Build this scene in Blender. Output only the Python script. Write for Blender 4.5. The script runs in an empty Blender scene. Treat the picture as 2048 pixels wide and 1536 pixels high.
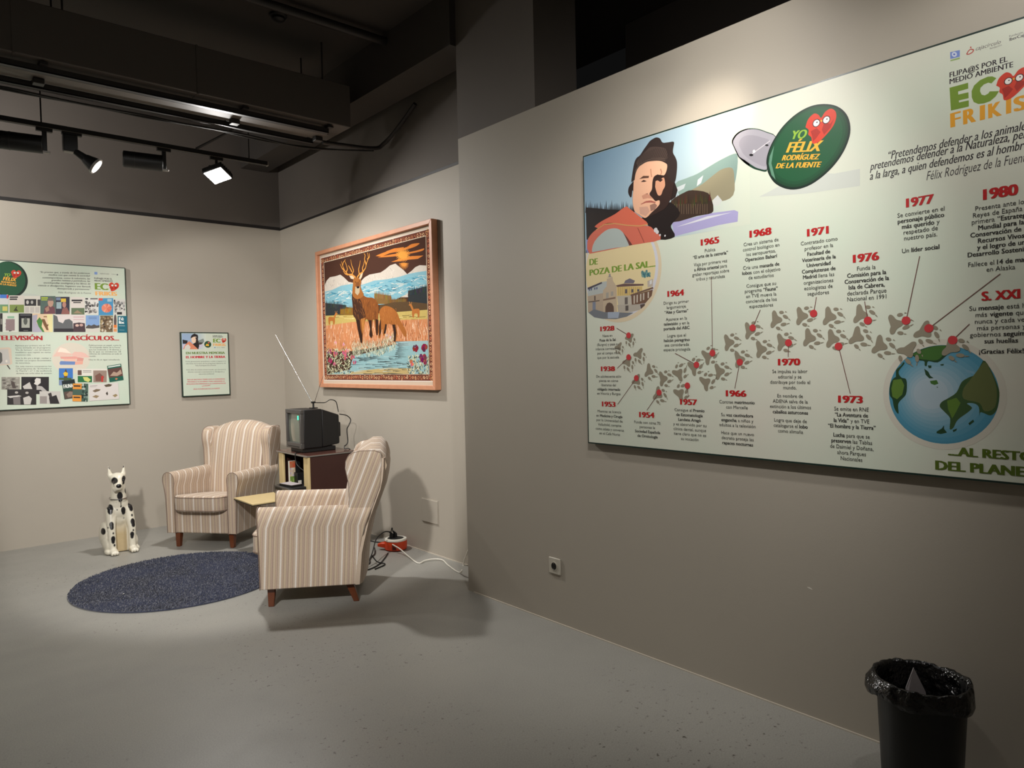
import bpy, bmesh, math, random
from mathutils import Vector, Matrix, noise

# ------------------------------------------------------------------ camera
CAM_H = 1.55
FOC = 1414.77                       # focal length in pixels of the 2048 wide frame
YAW, PITCH, ROLL = 0.71988, -0.030916, -0.021763
F_ = Vector((math.sin(YAW)*math.cos(PITCH), math.cos(YAW)*math.cos(PITCH), math.sin(PITCH)))
r_ = Vector((math.cos(YAW), -math.sin(YAW), 0)); u_ = r_.cross(F_)
R_ = math.cos(ROLL)*r_ + math.sin(ROLL)*u_
U_ = -math.sin(ROLL)*r_ + math.cos(ROLL)*u_
C_ = Vector((0, 0, CAM_H))
scene = bpy.context.scene
col = scene.collection
cam_d = bpy.data.cameras.new('camera'); cam = bpy.data.objects.new('camera', cam_d); col.objects.link(cam)
cam_d.sensor_width = 36.0; cam_d.lens = FOC/2048*36.0; cam_d.clip_start = 0.02
cam.matrix_world = Matrix(((R_.x, U_.x, -F_.x, 0), (R_.y, U_.y, -F_.y, 0), (R_.z, U_.z, -F_.z, CAM_H), (0, 0, 0, 1)))
scene.camera = cam
# ------------------------------------------------------------------ world, exposure
w = bpy.data.worlds.new('world'); scene.world = w; w.use_nodes = True
w.node_tree.nodes['Background'].inputs[0].default_value = (0.02, 0.02, 0.02, 1)
w.node_tree.nodes['Background'].inputs[1].default_value = 0.2
vs = scene.view_settings
vs.view_transform = 'Standard'; vs.look = 'None'; vs.gamma = 1.0; vs.use_curve_mapping = False
vs.exposure = 0.0

def at(x, y, ax, v):                # point of the room seen at photo pixel (x, y) on the plane ax = v
    d = F_*FOC + R_*(x-1024) - U_*(y-768)
    i = 'xyz'.index(ax)
    return C_ + d*((v-C_[i])/d[i])

# ------------------------------------------------------------------ materials
def lin(c):
    return tuple((v/255/12.92 if v <= 10.3 else ((v/255+0.055)/1.055)**2.4) for v in c)
def mat(name, rgb, rough=0.6, metal=0.0, spec=0.5, bump=None, var=None, emit=None, coat=0, sheen=0):
    m = bpy.data.materials.new(name); m.use_nodes = True
    nt = m.node_tree; b = nt.nodes['Principled BSDF']
    b.inputs['Base Color'].default_value = (*lin(rgb), 1)
    b.inputs['Roughness'].default_value = rough; b.inputs['Metallic'].default_value = metal
    b.inputs['Specular IOR Level'].default_value = spec
    if coat: b.inputs['Coat Weight'].default_value = coat
    if sheen: b.inputs['Sheen Weight'].default_value = sheen
    if emit:
        b.inputs['Emission Color'].default_value = (*lin(emit[0]), 1); b.inputs['Emission Strength'].default_value = emit[1]
    tc = None
    if var or bump:
        tc = nt.nodes.new('ShaderNodeTexCoord')
    if var:                          # (scale, second colour, contrast)
        n = nt.nodes.new('ShaderNodeTexNoise'); n.inputs['Scale'].default_value = var[0]; n.inputs['Detail'].default_value = 6
        nt.links.new(tc.outputs['Object'], n.inputs['Vector'])
        r = nt.nodes.new('ShaderNodeValToRGB')
        r.color_ramp.elements[0].position = 0.5-var[2]; r.color_ramp.elements[1].position = 0.5+var[2]
        r.color_ramp.elements[0].color = (*lin(rgb), 1); r.color_ramp.elements[1].color = (*lin(var[1]), 1)
        nt.links.new(n.outputs['Fac'], r.inputs['Fac']); nt.links.new(r.outputs['Color'], b.inputs['Base Color'])
    if bump:                         # (scale, strength, distance)
        n = nt.nodes.new('ShaderNodeTexNoise'); n.inputs['Scale'].default_value = bump[0]; n.inputs['Detail'].default_value = 4
        nt.links.new(tc.outputs['Object'], n.inputs['Vector'])
        bp = nt.nodes.new('ShaderNodeBump'); bp.inputs['Strength'].default_value = bump[1]; bp.inputs['Distance'].default_value = bump[2]
        nt.links.new(n.outputs['Fac'], bp.inputs['Height']); nt.links.new(bp.outputs['Normal'], b.inputs['Normal'])
    return m
M = {}
M['wall'] = mat('greige_paint', (177, 169, 156), 0.62, var=(1.3, (172, 164, 151), 0.35), bump=(140, 0.12, 0.002))
M['dark'] = mat('charcoal_paint', (106, 99, 92), 0.75, var=(2.0, (100, 93, 87), 0.3), bump=(60, 0.1, 0.002))
M['ceil'] = mat('black_ceiling_paint', (68, 62, 57), 0.85, var=(1.5, (61, 56, 52), 0.3))
M['duct'] = mat('dark_duct_paint', (86, 80, 75), 0.6)
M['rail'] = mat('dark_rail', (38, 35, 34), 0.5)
M['black_metal'] = mat('black_metal', (15, 15, 15), 0.5)
M['grey_metal'] = mat('grey_metal', (140, 136, 130), 0.4, 0.4)
M['chrome'] = mat('chrome', (190, 190, 190), 0.2, 1.0)
M['seal'] = mat('pale_sealant', (196, 188, 174), 0.6)
M['board_edge'] = mat('dark_green_edge', (20, 44, 38), 0.35)
M['sheet'] = mat('printed_sheet', (208, 220, 202), 0.42, spec=0.35, var=(1.6, (216, 213, 199), 0.25))
M['sheet2'] = mat('printed_sheet_pale', (194, 214, 196), 0.45, spec=0.3, var=(2.2, (206, 208, 192), 0.25))
M['wood'] = mat('oak_frame', (208, 148, 114), 0.5, var=(14, (192, 132, 98), 0.3))
M['mount'] = mat('linen_mount', (196, 180, 160), 0.8)
M['leg'] = mat('stained_beech', (108, 56, 27), 0.35, var=(18, (92, 46, 22), 0.3))
M['lip'] = mat('dull_lip', (120, 112, 102), 0.5)
M['grey_tray'] = mat('tray_paint', (92, 84, 76), 0.6)
M['pipe'] = mat('dark_piping', (128, 108, 94), 0.8)
M['rug'] = mat('navy_pile', (42, 48, 72), 0.95, var=(9, (38, 44, 66), 0.3), sheen=0.4)
M['rug_back'] = mat('rug_backing', (24, 26, 36), 0.95)
M['veneer'] = mat('brown_veneer', (66, 38, 32), 0.4, var=(4, (58, 32, 28), 0.3))
M['topveneer'] = mat('glossy_brown_top', (84, 52, 44), 0.12, spec=0.6)
M['cream'] = mat('cream_laminate', (212, 190, 140), 0.45, var=(20, (204, 182, 134), 0.3))
M['tvblack'] = mat('black_plastic', (20, 20, 21), 0.5, bump=(400, 0.1, 0.001))
M['tvgrey'] = mat('charcoal_plastic', (74, 72, 70), 0.4)
M['screen'] = mat('crt_glass', (112, 118, 106), 0.08, spec=0.7, coat=0.6)
M['led'] = mat('green_digit', (60, 220, 170), 0.5, emit=((70, 240, 190), 1.6))
M['orange'] = mat('orange_plastic', (214, 66, 22), 0.35)
M['white'] = mat('white_plastic', (226, 222, 210), 0.4)
M['blackp'] = mat('black_rubber', (16, 16, 16), 0.5)
M['dogw'] = None
M['bin'] = mat('black_bin_plastic', (17, 17, 16), 0.45)
M['bag'] = mat('black_bag_film', (10, 10, 11), 0.18, spec=0.6, bump=(19, 0.9, 0.03))
M['paper'] = mat('white_paper', (176, 168, 170), 0.7)
M['flood'] = mat('lit_flood_glass', (255, 255, 255), 0.5, emit=((255, 250, 240), 40))
M['lens'] = mat('lit_lens', (255, 255, 255), 0.5, emit=((255, 246, 228), 14))
M['blue_led'] = mat('blue_pilot_light', (40, 60, 255), 0.5, emit=((50, 80, 255), 5))
M['sock'] = mat('socket_plastic', (196, 190, 176), 0.35)
M['hole'] = mat('dark_hole', (22, 19, 17), 0.6)
M['nose'] = mat('gloss_black', (18, 17, 18), 0.25)

def attr_mat(name, rough=0.45, spec=0.35, grain=0.0, gs=300, bump=None):
    m = bpy.data.materials.new(name); m.use_nodes = True
    nt = m.node_tree; b = nt.nodes['Principled BSDF']
    a = nt.nodes.new('ShaderNodeAttribute'); a.attribute_name = 'Col'
    out = a.outputs['Color']
    if grain:
        tc = nt.nodes.new('ShaderNodeTexCoord'); n = nt.nodes.new('ShaderNodeTexNoise'); n.inputs['Scale'].default_value = gs
        nt.links.new(tc.outputs['Object'], n.inputs['Vector'])
        mp = nt.nodes.new('ShaderNodeMapRange'); mp.inputs['To Min'].default_value = 1-grain; mp.inputs['To Max'].default_value = 1+grain
        nt.links.new(n.outputs['Fac'], mp.inputs['Value'])
        mx = nt.nodes.new('ShaderNodeMix'); mx.data_type = 'RGBA'; mx.blend_type = 'MULTIPLY'; mx.inputs['Factor'].default_value = 1
        nt.links.new(out, mx.inputs['A']); nt.links.new(mp.outputs['Result'], mx.inputs['B']); out = mx.outputs['Result']
        if bump:
            bp = nt.nodes.new('ShaderNodeBump'); bp.inputs['Strength'].default_value = bump; bp.inputs['Distance'].default_value = 0.002
            nt.links.new(n.outputs['Fac'], bp.inputs['Height']); nt.links.new(bp.outputs['Normal'], b.inputs['Normal'])
    nt.links.new(out, b.inputs['Base Color'])
    b.inputs['Roughness'].default_value = rough; b.inputs['Specular IOR Level'].default_value = spec
    return m
M['print'] = attr_mat('printed_ink', 0.42, 0.35)
M['textile'] = attr_mat('woven_textile', 0.9, 0.1, 0.55, 420, 0.5)
M['dogpaint'] = attr_mat('glazed_paint', 0.3, 0.5, 0.06, 40)

# floor: grey poured concrete with worn specks
def floor_mat():
    m = bpy.data.materials.new('grey_epoxy_concrete'); m.use_nodes = True
    nt = m.node_tree; b = nt.nodes['Principled BSDF']; L = nt.links.new
    tc = nt.nodes.new('ShaderNodeTexCoord')
    def nz(s, d=5, r=0.55):
        n = nt.nodes.new('ShaderNodeTexNoise'); n.inputs['Scale'].default_value = s; n.inputs['Detail'].default_value = d; n.inputs['Roughness'].default_value = r
        L(tc.outputs['Object'], n.inputs['Vector']); return n
    def ramp(src, p0, p1, c0, c1):
        r = nt.nodes.new('ShaderNodeValToRGB'); e = r.color_ramp.elements
        e[0].position = p0; e[1].position = p1; e[0].color = (*c0, 1); e[1].color = (*c1, 1); L(src, r.inputs['Fac']); return r
    def mix(a, bb, f, mode='MIX'):
        x = nt.nodes.new('ShaderNodeMix'); x.data_type = 'RGBA'; x.blend_type = mode
        if isinstance(f, float): x.inputs['Factor'].default_value = f
        else: L(f, x.inputs['Factor'])
        L(a, x.inputs['A']); L(bb, x.inputs['B']); return x.outputs['Result']
    big = nz(0.55, 4); base = ramp(big.outputs['Fac'], 0.35, 0.65, lin((166, 164, 157)), lin((150, 148, 142)))
    fine = nz(160, 2); g = ramp(fine.outputs['Fac'], 0.3, 0.7, (0.8, 0.8, 0.8), (1.0, 1.0, 1.0))
    c = mix(base.outputs['Color'], g.outputs['Color'], 1.0, 'MULTIPLY')
    sp = nz(38, 3, 0.6); zone = nz(0.9, 2)
    spm = ramp(sp.outputs['Fac'], 0.62, 0.70, (0, 0, 0), (1, 1, 1)); zm = ramp(zone.outputs['Fac'], 0.48, 0.62, (0, 0, 0), (1, 1, 1))
    f = mix(spm.outputs['Color'], zm.outputs['Color'], 1.0, 'MULTIPLY')
    dk = nt.nodes.new('ShaderNodeRGB'); dk.outputs[0].default_value = (*lin((78, 72, 66)), 1)
    c2 = mix(c, dk.outputs[0], f)
    L(c2, b.inputs['Base Color'])
    rr = ramp(nz(2.2).outputs['Fac'], 0.3, 0.7, (0.36,)*3, (0.52,)*3); L(rr.outputs['Color'], b.inputs['Roughness'])
    bp = nt.nodes.new('ShaderNodeBump'); bp.inputs['Strength'].default_value = 0.12; bp.inputs['Distance'].default_value = 0.002
    L(fine.outputs['Fac'], bp.inputs['Height']); L(bp.outputs['Normal'], b.inputs['Normal'])
    return m
M['floor'] = floor_mat()

# upholstery: woven vertical stripes along the UV u axis
def stripe_mat():
    m = bpy.data.materials.new('striped_upholstery'); m.use_nodes = True
    nt = m.node_tree; b = nt.nodes['Principled BSDF']; L = nt.links.new
    uv = nt.nodes.new('ShaderNodeUVMap'); uv.uv_map = 'UV'
    sx = nt.nodes.new('ShaderNodeSeparateXYZ'); L(uv.outputs['UV'], sx.inputs['Vector'])
    tc = nt.nodes.new('ShaderNodeTexCoord'); n0 = nt.nodes.new('ShaderNodeTexNoise'); n0.inputs['Scale'].default_value = 60
    L(tc.outputs['Object'], n0.inputs['Vector'])
    wob = nt.nodes.new('ShaderNodeMath'); wob.operation = 'MULTIPLY_ADD'; wob.inputs[1].default_value = 0.0018; L(n0.outputs['Fac'], wob.inputs[0]); L(sx.outputs['X'], wob.inputs[2])
    dv = nt.nodes.new('ShaderNodeMath'); dv.operation = 'DIVIDE'; dv.inputs[1].default_value = 0.096; L(wob.outputs[0], dv.inputs[0])
    fr = nt.nodes.new('ShaderNodeMath'); fr.operation = 'FRACT'; L(dv.outputs[0], fr.inputs[0])
    r = nt.nodes.new('ShaderNodeValToRGB'); cr = r.color_ramp
    stops = [(0.0, (222, 214, 204)), (0.085, (222, 214, 204)), (0.10, (186, 164, 146)), (0.20, (196, 174, 154)), (0.225, (132, 116, 104)), (0.25, (190, 170, 148)),
             (0.38, (200, 182, 156)), (0.40, (172, 154, 138)), (0.50, (196, 172, 156)), (0.525, (128, 112, 102)), (0.55, (186, 166, 148)), (0.66, (204, 186, 162)),
             (0.70, (176, 158, 134)), (0.80, (200, 174, 158)), (0.825, (142, 124, 112)), (0.85, (190, 172, 152)), (0.97, (194, 176, 158)), (1.0, (222, 214, 204))]
    e = cr.elements; e[0].position = 0; e[0].color = (*lin(stops[0][1]), 1); e[1].position = 1; e[1].color = (*lin(stops[-1][1]), 1)
    for p, c in stops[1:-1]:
        k = e.new(p); k.color = (*lin(c), 1)
    L(fr.outputs[0], r.inputs['Fac'])
    n = nt.nodes.new('ShaderNodeTexNoise'); n.inputs['Scale'].default_value = 260; L(tc.outputs['Object'], n.inputs['Vector'])
    mp = nt.nodes.new('ShaderNodeMapRange'); mp.inputs['To Min'].default_value = 0.82; mp.inputs['To Max'].default_value = 1.14; L(n.outputs['Fac'], mp.inputs['Value'])
    mx = nt.nodes.new('ShaderNodeMix'); mx.data_type = 'RGBA'; mx.blend_type = 'MULTIPLY'; mx.inputs['Factor'].default_value = 1
    L(r.outputs['Color'], mx.inputs['A']); L(mp.outputs['Result'], mx.inputs['B']); L(mx.outputs['Result'], b.inputs['Base Color'])
    b.inputs['Roughness'].default_value = 0.9; b.inputs['Specular IOR Level'].default_value = 0.1; b.inputs['Sheen Weight'].default_value = 0.15
    bp = nt.nodes.new('ShaderNodeBump'); bp.inputs['Strength'].default_value = 0.35; bp.inputs['Distance'].default_value = 0.003
    n2 = nt.nodes.new('ShaderNodeTexNoise'); n2.inputs['Scale'].default_value = 16; n2.inputs['Detail'].default_value = 4; L(tc.outputs['Object'], n2.inputs['Vector'])
    L(n2.outputs['Fac'], bp.inputs['Height']); L(bp.outputs['Normal'], b.inputs['Normal'])
    return m
M['stripe'] = stripe_mat()

# ------------------------------------------------------------------ object helpers
def tag(o, label=None, cat=None, group=None, kind=None):
    if label: o['label'] = label
    if cat: o['category'] = cat
    if group: o['group'] = group
    if kind: o['kind'] = kind
    return o
def thing(name, loc=(0, 0, 0), rz=0.0, label=None, cat=None, group=None):
    o = bpy.data.objects.new(name, None); col.objects.link(o)
    o.location = loc; o.rotation_euler = (0, 0, rz); o.empty_display_size = 0.1
    return tag(o, label, cat, group)
class MB:
    def __init__(s): s.v = []; s.f = []
    def add(s, vs, fs):
        n = len(s.v); s.v += [tuple(p) for p in vs]; s.f += [tuple(i+n for i in f) for f in fs]; return s
    def box(s, x0, x1, y0, y1, z0, z1):
        return s.add([(x0, y0, z0), (x1, y0, z0), (x1, y1, z0), (x0, y1, z0), (x0, y0, z1), (x1, y0, z1), (x1, y1, z1), (x0, y1, z1)],
                     [(0, 3, 2, 1), (4, 5, 6, 7), (0, 1, 5, 4), (1, 2, 6, 5), (2, 3, 7, 6), (3, 0, 4, 7)])
    def rings(s, rs, cap0=True, cap1=True, close=True):
        k = len(rs[0]); n = len(s.v)
        for r in rs: s.v += [tuple(p) for p in r]
        for i in range(len(rs)-1):
            for j in range(k if close else k-1):
                a = n+i*k+j; b = n+i*k+(j+1) % k
                s.f.append((a, b, b+k, a+k))
        if cap0: s.f.append(tuple(n+j for j in reversed(range(k))))
        if cap1: s.f.append(tuple(n+(len(rs)-1)*k+j for j in range(k)))
        return s
    def lathe(s, prof, seg=32, c=(0, 0), cap0=True, cap1=True):
        return s.rings([[(c[0]+r*math.cos(2*math.pi*j/seg), c[1]+r*math.sin(2*math.pi*j/seg), z) for j in range(seg)] for r, z in prof], cap0, cap1)
    def cyl(s, p, q, r0, r1=None, seg=16, caps=True):
        p, q = Vector(p), Vector(q); r1 = r0 if r1 is None else r1
        d = (q-p).normalized(); a = d.orthogonal().normalized(); b = d.cross(a)
        ring = lambda c, r: [c+a*(r*math.cos(2*math.pi*j/seg))+b*(r*math.sin(2*math.pi*j/seg)) for j in range(seg)]
        return s.rings([ring(p, r0), ring(q, r1)], caps, caps)
    def tube(s, pts, r, seg=8, closed=False):
        pts = [Vector(p) for p in pts]; rs = []; a = None; n = len(pts)
        for i, p in enumerate(pts):
            d = (pts[(i+1) % n]-pts[i-1]) if closed else (pts[min(i+1, n-1)]-pts[max(i-1, 0)])
            d.normalize()
            if a is None: a = d.orthogonal().normalized()
            a = (a-d*a.dot(d)).normalized(); b = d.cross(a)
            rs.append([p+a*(r*math.cos(2*math.pi*j/seg))+b*(r*math.sin(2*math.pi*j/seg)) for j in range(seg)])
        if closed: rs.append(rs[0])
        return s.rings(rs, not closed, not closed)
    def ell(s, c, r, seg=16, rg=10, rot=None):
        rs = []
        for i in range(1, rg):
            t = math.pi*i/rg
            rs.append([Vector((r[0]*math.sin(t)*math.cos(2*math.pi*j/seg), r[1]*math.sin(t)*math.sin(2*math.pi*j/seg), -r[2]*math.cos(t))) for j in range(seg)])
        if rot: rs = [[rot @ p for p in g] for g in rs]
        c = Vector(c)
        return s.rings([[p+c for p in g] for g in rs])
    def mesh(s, name):
        me = bpy.data.meshes.new(name); me.from_pydata(s.v, [], s.f); me.validate(); me.update(); return me
    def build(s, name, m, parent=None, smooth=35, bevel=0, seg=2, sub=0):
        me = s.mesh(name)
        if isinstance(m, (list, tuple)):
            for k in m: me.materials.append(M[k])
        elif m: me.materials.append(M[m])
        bm = bmesh.new(); bm.from_mesh(me); bmesh.ops.recalc_face_normals(bm, faces=bm.faces); bm.to_mesh(me); bm.free()
        o = bpy.data.objects.new(name, me); col.objects.link(o)
        if smooth:
            me.polygons.foreach_set('use_smooth', [True]*len(me.polygons)); me.set_sharp_from_angle(angle=math.radians(smooth))
        if bevel:
            b = o.modifiers.new('bevel', 'BEVEL'); b.width = bevel; b.segments = seg; b.limit_method = 'ANGLE'; b.angle_limit = math.radians(40)
        if sub:
            b = o.modifiers.new('subd', 'SUBSURF'); b.levels = sub; b.render_levels = sub
        if parent: o.parent = parent
        return o
def curve_pts(pts, n=8):            # Catmull-Rom through control points
    P = [Vector(p) for p in pts]; P = [P[0]*2-P[1]]+P+[P[-1]*2-P[-2]]; out = []
    for i in range(1, len(P)-2):
        for k in range(n):
            t = k/n; a, b, c, d = P[i-1], P[i], P[i+1], P[i+2]
            out.append(0.5*((2*b)+(c-a)*t+(2*a-5*b+4*c-d)*t*t+(3*b-a-3*c+d)*t**3))
    out.append(P[-2]); return out
def lerp_tab(tab, x):
    for (x0, y0), (x1, y1) in zip(tab, tab[1:]):
        if x <= x1: return y0+(y1-y0)*max(0, (x-x0)/(x1-x0))
    return tab[-1][1]

# ------------------------------------------------------------------ room shell
A_, B_, S_, CB, PZ = 2.9086, 3.2686, 3.811, 7.5368, 3.0489
XL, YF, ZC = -2.4, -2.2, 4.02
tag(MB().box(XL, B_+1.2, YF, CB+0.2, -0.12, 0).build('floor', 'floor'), kind='structure')
tag(MB().box(XL, B_+1.2, YF, CB+0.2, ZC, ZC+0.12).build('ceiling', 'ceil'), kind='structure')
def wall(name, x0, x1, y0, y1, split=True, ztop=ZC, low='wall', up='dark'):
    mb = MB().box(x0, x1, y0, y1, 0, PZ)
    if split: mb.box(x0, x1, y0, y1, PZ, ztop)
    o = mb.build(name, [low, up], smooth=0)
    if split: o.data.polygons.foreach_set('material_index', [0]*6+[1]*6)
    return tag(o, kind='structure')
wall_back = wall('wall_back', XL, B_+0.2, CB, CB+0.2)
wall_right = wall('wall_right', B_, B_+0.2, S_, CB)
wall_near = wall('wall_right_front', A_, A_+0.36, YF, S_, split=False)
tag(MB().box(A_, A_+0.36, 3.058, S_, PZ, ZC).build('wall_column', 'dark', smooth=0), kind='structure')
tag(MB().box(B_+0.9, B_+1.0, YF, 3.4, PZ-0.4, ZC).build('wall_recess', 'ceil', smooth=0), kind='structure')
wall('wall_left', XL-0.2, XL, YF, CB)
wall('wall_front', XL, B_+1.2, YF-0.2, YF)
tag(MB().box(XL, B_-0.004, CB-0.004, CB+0.01, PZ-0.001, PZ+0.032).build('shadow_strip_1', 'rail', smooth=0), kind='structure')  # dark strip in place of the shadow line above the lower wall
tag(MB().box(B_-0.004, B_+0.01, S_+0.001, CB, PZ-0.001, PZ+0.02).build('shadow_strip_2', 'rail', smooth=0), kind='structure')  # same shadow line, put in as dark colour along the right wall
tag(MB().box(A_-0.007, A_+0.004, YF, S_-0.06, 0, 0.006).build('trim_3', 'seal', smooth=0), kind='structure')
tag(MB().box(B_-0.007, B_+0.004, S_, CB, 0, 0.006).build('trim_4', 'seal', smooth=0), kind='structure')
# a small flake of missing paint on the near wall
fl = at(1620, 1177, 'x', A_)
MB().add([(A_-0.0006, fl.y+0.014, fl.z+0.004), (A_-0.0006, fl.y+0.004, fl.z-0.001), (A_-0.0006, fl.y-0.012, fl.z-0.003), (A_-0.0006, fl.y-0.006, fl.z+0.003), (A_-0.0006, fl.y+0.004, fl.z+0.006)],
         [(0, 1, 2, 3, 4)]).build('paint_chip', 'white', wall_near, smooth=0)
tag(MB().box(2.86, 3.14, S_, CB, 3.66, ZC).build('ceiling_beam', 'ceil', smooth=0), kind='structure')
# ------------------------------------------------------------------ ceiling services
duct = thing('ventilation_duct', (0, 5.2, 3.4), 0, 'long dark painted air duct hung under the black ceiling', 'duct')
MB().box(XL+0.02, 2.76, -0.22, 0.25, 0.0, 0.32).build('duct_body', 'duct', duct, bevel=0.006)
for x in (-1.4, -0.4, 0.6, 1.62):
    MB().box(x-0.006, x+0.006, -0.224, 0.254, -0.003, 0.323).build('duct_seam', 'duct', duct, smooth=0)
for x in (-0.9, 0.86, 2.56):
    for y in (-0.16, 0.2):
        MB().cyl((x, y, 0.3), (x, y, ZC-3.4), 0.006, seg=8).build('hanger_rod', 'rail', duct)
tray = thing('cable_tray', (0, 5.2, 3.33), 0, 'pair of dark steel rails with cross brackets slung below the duct', 'cable tray')
for y, z in ((-0.14, 0.012), (0.13, 0.0)):
    MB().box(XL+0.02, 2.6, y-0.022, y+0.022, z, z+0.006).box(XL+0.02, 2.6, y-0.022, y-0.018, z, z+0.036).box(XL+0.02, 2.6, y+0.018, y+0.022, z, z+0.036).build('rail', 'rail', tray, smooth=0)
MB().box(XL+0.02, 2.64, -0.075, 0.075, 0.03, 0.045).build('tray_floor', 'grey_tray', tray, smooth=0)
for x in (-0.8, 0.75, 1.95, 2.6):
    MB().box(x-0.02, x+0.02, -0.2, 0.2, 0.046, 0.062).build('cross_bracket', 'rail', tray, smooth=0)
    MB().box(x-0.03, x+0.03, 0.0, 0.06, -0.004, 0.03).build('clamp', 'rail', tray, bevel=0.004)
for x in (-0.8, 0.75, 2.6):
    MB().cyl((x, 0.17, 0.04), (x, 0.17, 0.069), 0.006, seg=8).build('tray_hanger', 'rail', tray)
random.seed(3)
for k in range(2):
    pts = [(x*0.2-1.8, 5.39+0.02*k+0.012*math.sin(x*1.3+k), 3.325-0.015*abs(math.sin(x*0.8+k))) for x in range(23)] + [(2.85, 5.36, 3.335), (3.15, 5.31, 3.37)]
    tag(MB().tube(curve_pts(pts, 3), 0.007, 6).build('electric_cable', 'blackp'), ['dark cable running along the tray rail nearest the back wall', 'second dark cable drooping beside the tray rail'][k], 'cable', 'cables along the tray')
tag(MB().tube(curve_pts([(2.66, 5.27, 3.34), (3.1, 5.26, 3.37), (3.2, 5.22, 3.42), (3.222, 5.0, 3.52), (3.225, 4.78, 3.63)], 8), 0.016, 10).build('conduit', 'rail'),
    'black conduit bending up from the tray along the right wall', 'conduit')
tag(MB().cyl((XL, 4.64, 3.955), (2.855, 4.6, 3.955), 0.03, seg=14).build('ceiling_pipe', 'rail'), 'black pipe running across the ceiling in front of the duct', 'pipe')
det = thing('smoke_detector', (2.13, 4.83, ZC), 0, 'small round dark detector on the black ceiling near the pipe', 'detector')
MB().lathe([(0.06, 0), (0.06, -0.015), (0.05, -0.02)], 24).build('base', 'black_metal', det)
MB().lathe([(0.045, -0.02), (0.045, -0.035), (0.03, -0.046), (0.008, -0.05)], 24).build('sensor_head', 'black_metal', det)

TY, TZ = 5.95, 3.29
def make_track(name, x0, x1, y, z, label, rods):
    t = thing(name, (0, y, z), 0, label, 'light track', 'lighting tracks')
    MB().box(x0, x1, -0.018, 0.018, -0.016, 0.018).build('channel', 'black_metal', t, smooth=0)
    MB().box(x0, x1, -0.0195, -0.0165, -0.0175, -0.0145).build('lower_lip', 'lip', t, smooth=0)
    MB().box(x1, x1+0.012, -0.02, 0.02, -0.018, 0.02).build('end_cap', 'grey_metal', t, bevel=0.003)
    for x in rods:
        MB().cyl((x, 0, 0.018), (x, 0, ZC-z), 0.005, seg=8).build('hanger_rod', 'rail', t)
    return t
TRK = make_track('lighting_track', XL+0.02, 2.48, TY, TZ, 'thin black lighting track carrying spotlights in front of the back wall', (-1.2, 0.86, 2.33))
make_track('lighting_track', -1.6, 1.6, 1.12, TZ, 'added black lighting track, unseen above the standing place, carrying fill spotlights', (-1.2, 0.3, 1.3))  # unseen track, put in to hold the added fill spotlights
t2 = make_track('lighting_track', -1.5, 2.0, 0, TZ, 'black lighting track running along the timeline panel overhead', (-1.2, 0.3, 1.8)); t2.location = (1.9, 0, TZ); t2.rotation_euler = (0, 0, math.pi/2)
MB().cyl((2.12, -0.46, 0.14), (1.9, -0.02, 0.02), 0.010, seg=8).build('brace_bar', 'rail', TRK)

def spot(root, loc, target, watt, deg, blend, color, radius):
    d = bpy.data.lights.new('spot_beam', 'SPOT'); d.energy = watt; d.spot_size = math.radians(deg); d.spot_blend = blend
    d.color = color; d.shadow_soft_size = radius
    o = bpy.data.objects.new('spot_beam', d); col.objects.link(o)
    o.location = loc; o.rotation_euler = (Vector(target)-Vector(loc)).to_track_quat('-Z', 'Y').to_euler()
    return o
WARM, NEUT = (1.0, 0.90, 0.76), (1.0, 0.97, 0.93)
def can_lamp(x, y, z, aim, label, watt, deg, color, lit=True, length=0.26, rad=0.062, blend=0.6, soft=0.04):
    """cylindrical track spotlight: adapter, stem, yoke, tubular housing, lens"""
    t = thing('track_spotlight', (x, y, z-0.02), 0, label, 'spotlight', 'track spotlights')
    MB().box(-0.05, 0.05, -0.016, 0.016, -0.022, 0.004).build('adapter', 'black_metal', t, bevel=0.003)
    MB().box(-0.014, 0.014, -0.012, 0.012, -0.16, -0.02).build('stem', 'black_metal', t, bevel=0.003)
    MB().box(-0.018, 0.03, -0.014, 0.014, -0.172, -0.158).build('pivot_plate', 'grey_metal', t, bevel=0.002)
    d = Vector(aim).normalized(); c = Vector((0, 0, -0.115))
    p = c - d*0.01; q = c + d*length
    off = Vector((0, 0, 0)) + d*0.02
    MB().cyl(p+off, q+off, rad, seg=28).build('housing', 'black_metal', t, bevel=0.004)
    MB().cyl(p+off+d*0.19, p+off+d*0.196, rad+0.002, seg=28).build('cooling_ring', 'rail', t)
    MB().cyl(q+off, q+off+d*0.003, rad*0.86, seg=28).build('lens', 'lens' if lit else 'black_metal', t)
    if watt:
        o = spot(t, q+off+d*0.03, q+off+d*2, watt, deg, blend, color, soft); o.parent = t
    return t
can_lamp(0.875, TY, TZ, (-0.95, 0.22, 0.02), 'black can spotlight nearest the left edge, switched off', 0, 130, NEUT, lit=False)
can_lamp(1.66, TY, TZ, (-0.95, 0.22, 0.02), 'black can spotlight between the two glowing lamps on the track', 0, 130, NEUT, lit=False)
can_lamp(-0.45, TY, TZ, (0.62, 0.72, -0.16), 'black can spotlight further left on the track, lighting the press panel', 135, 130, NEUT, blend=0.8)
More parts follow.
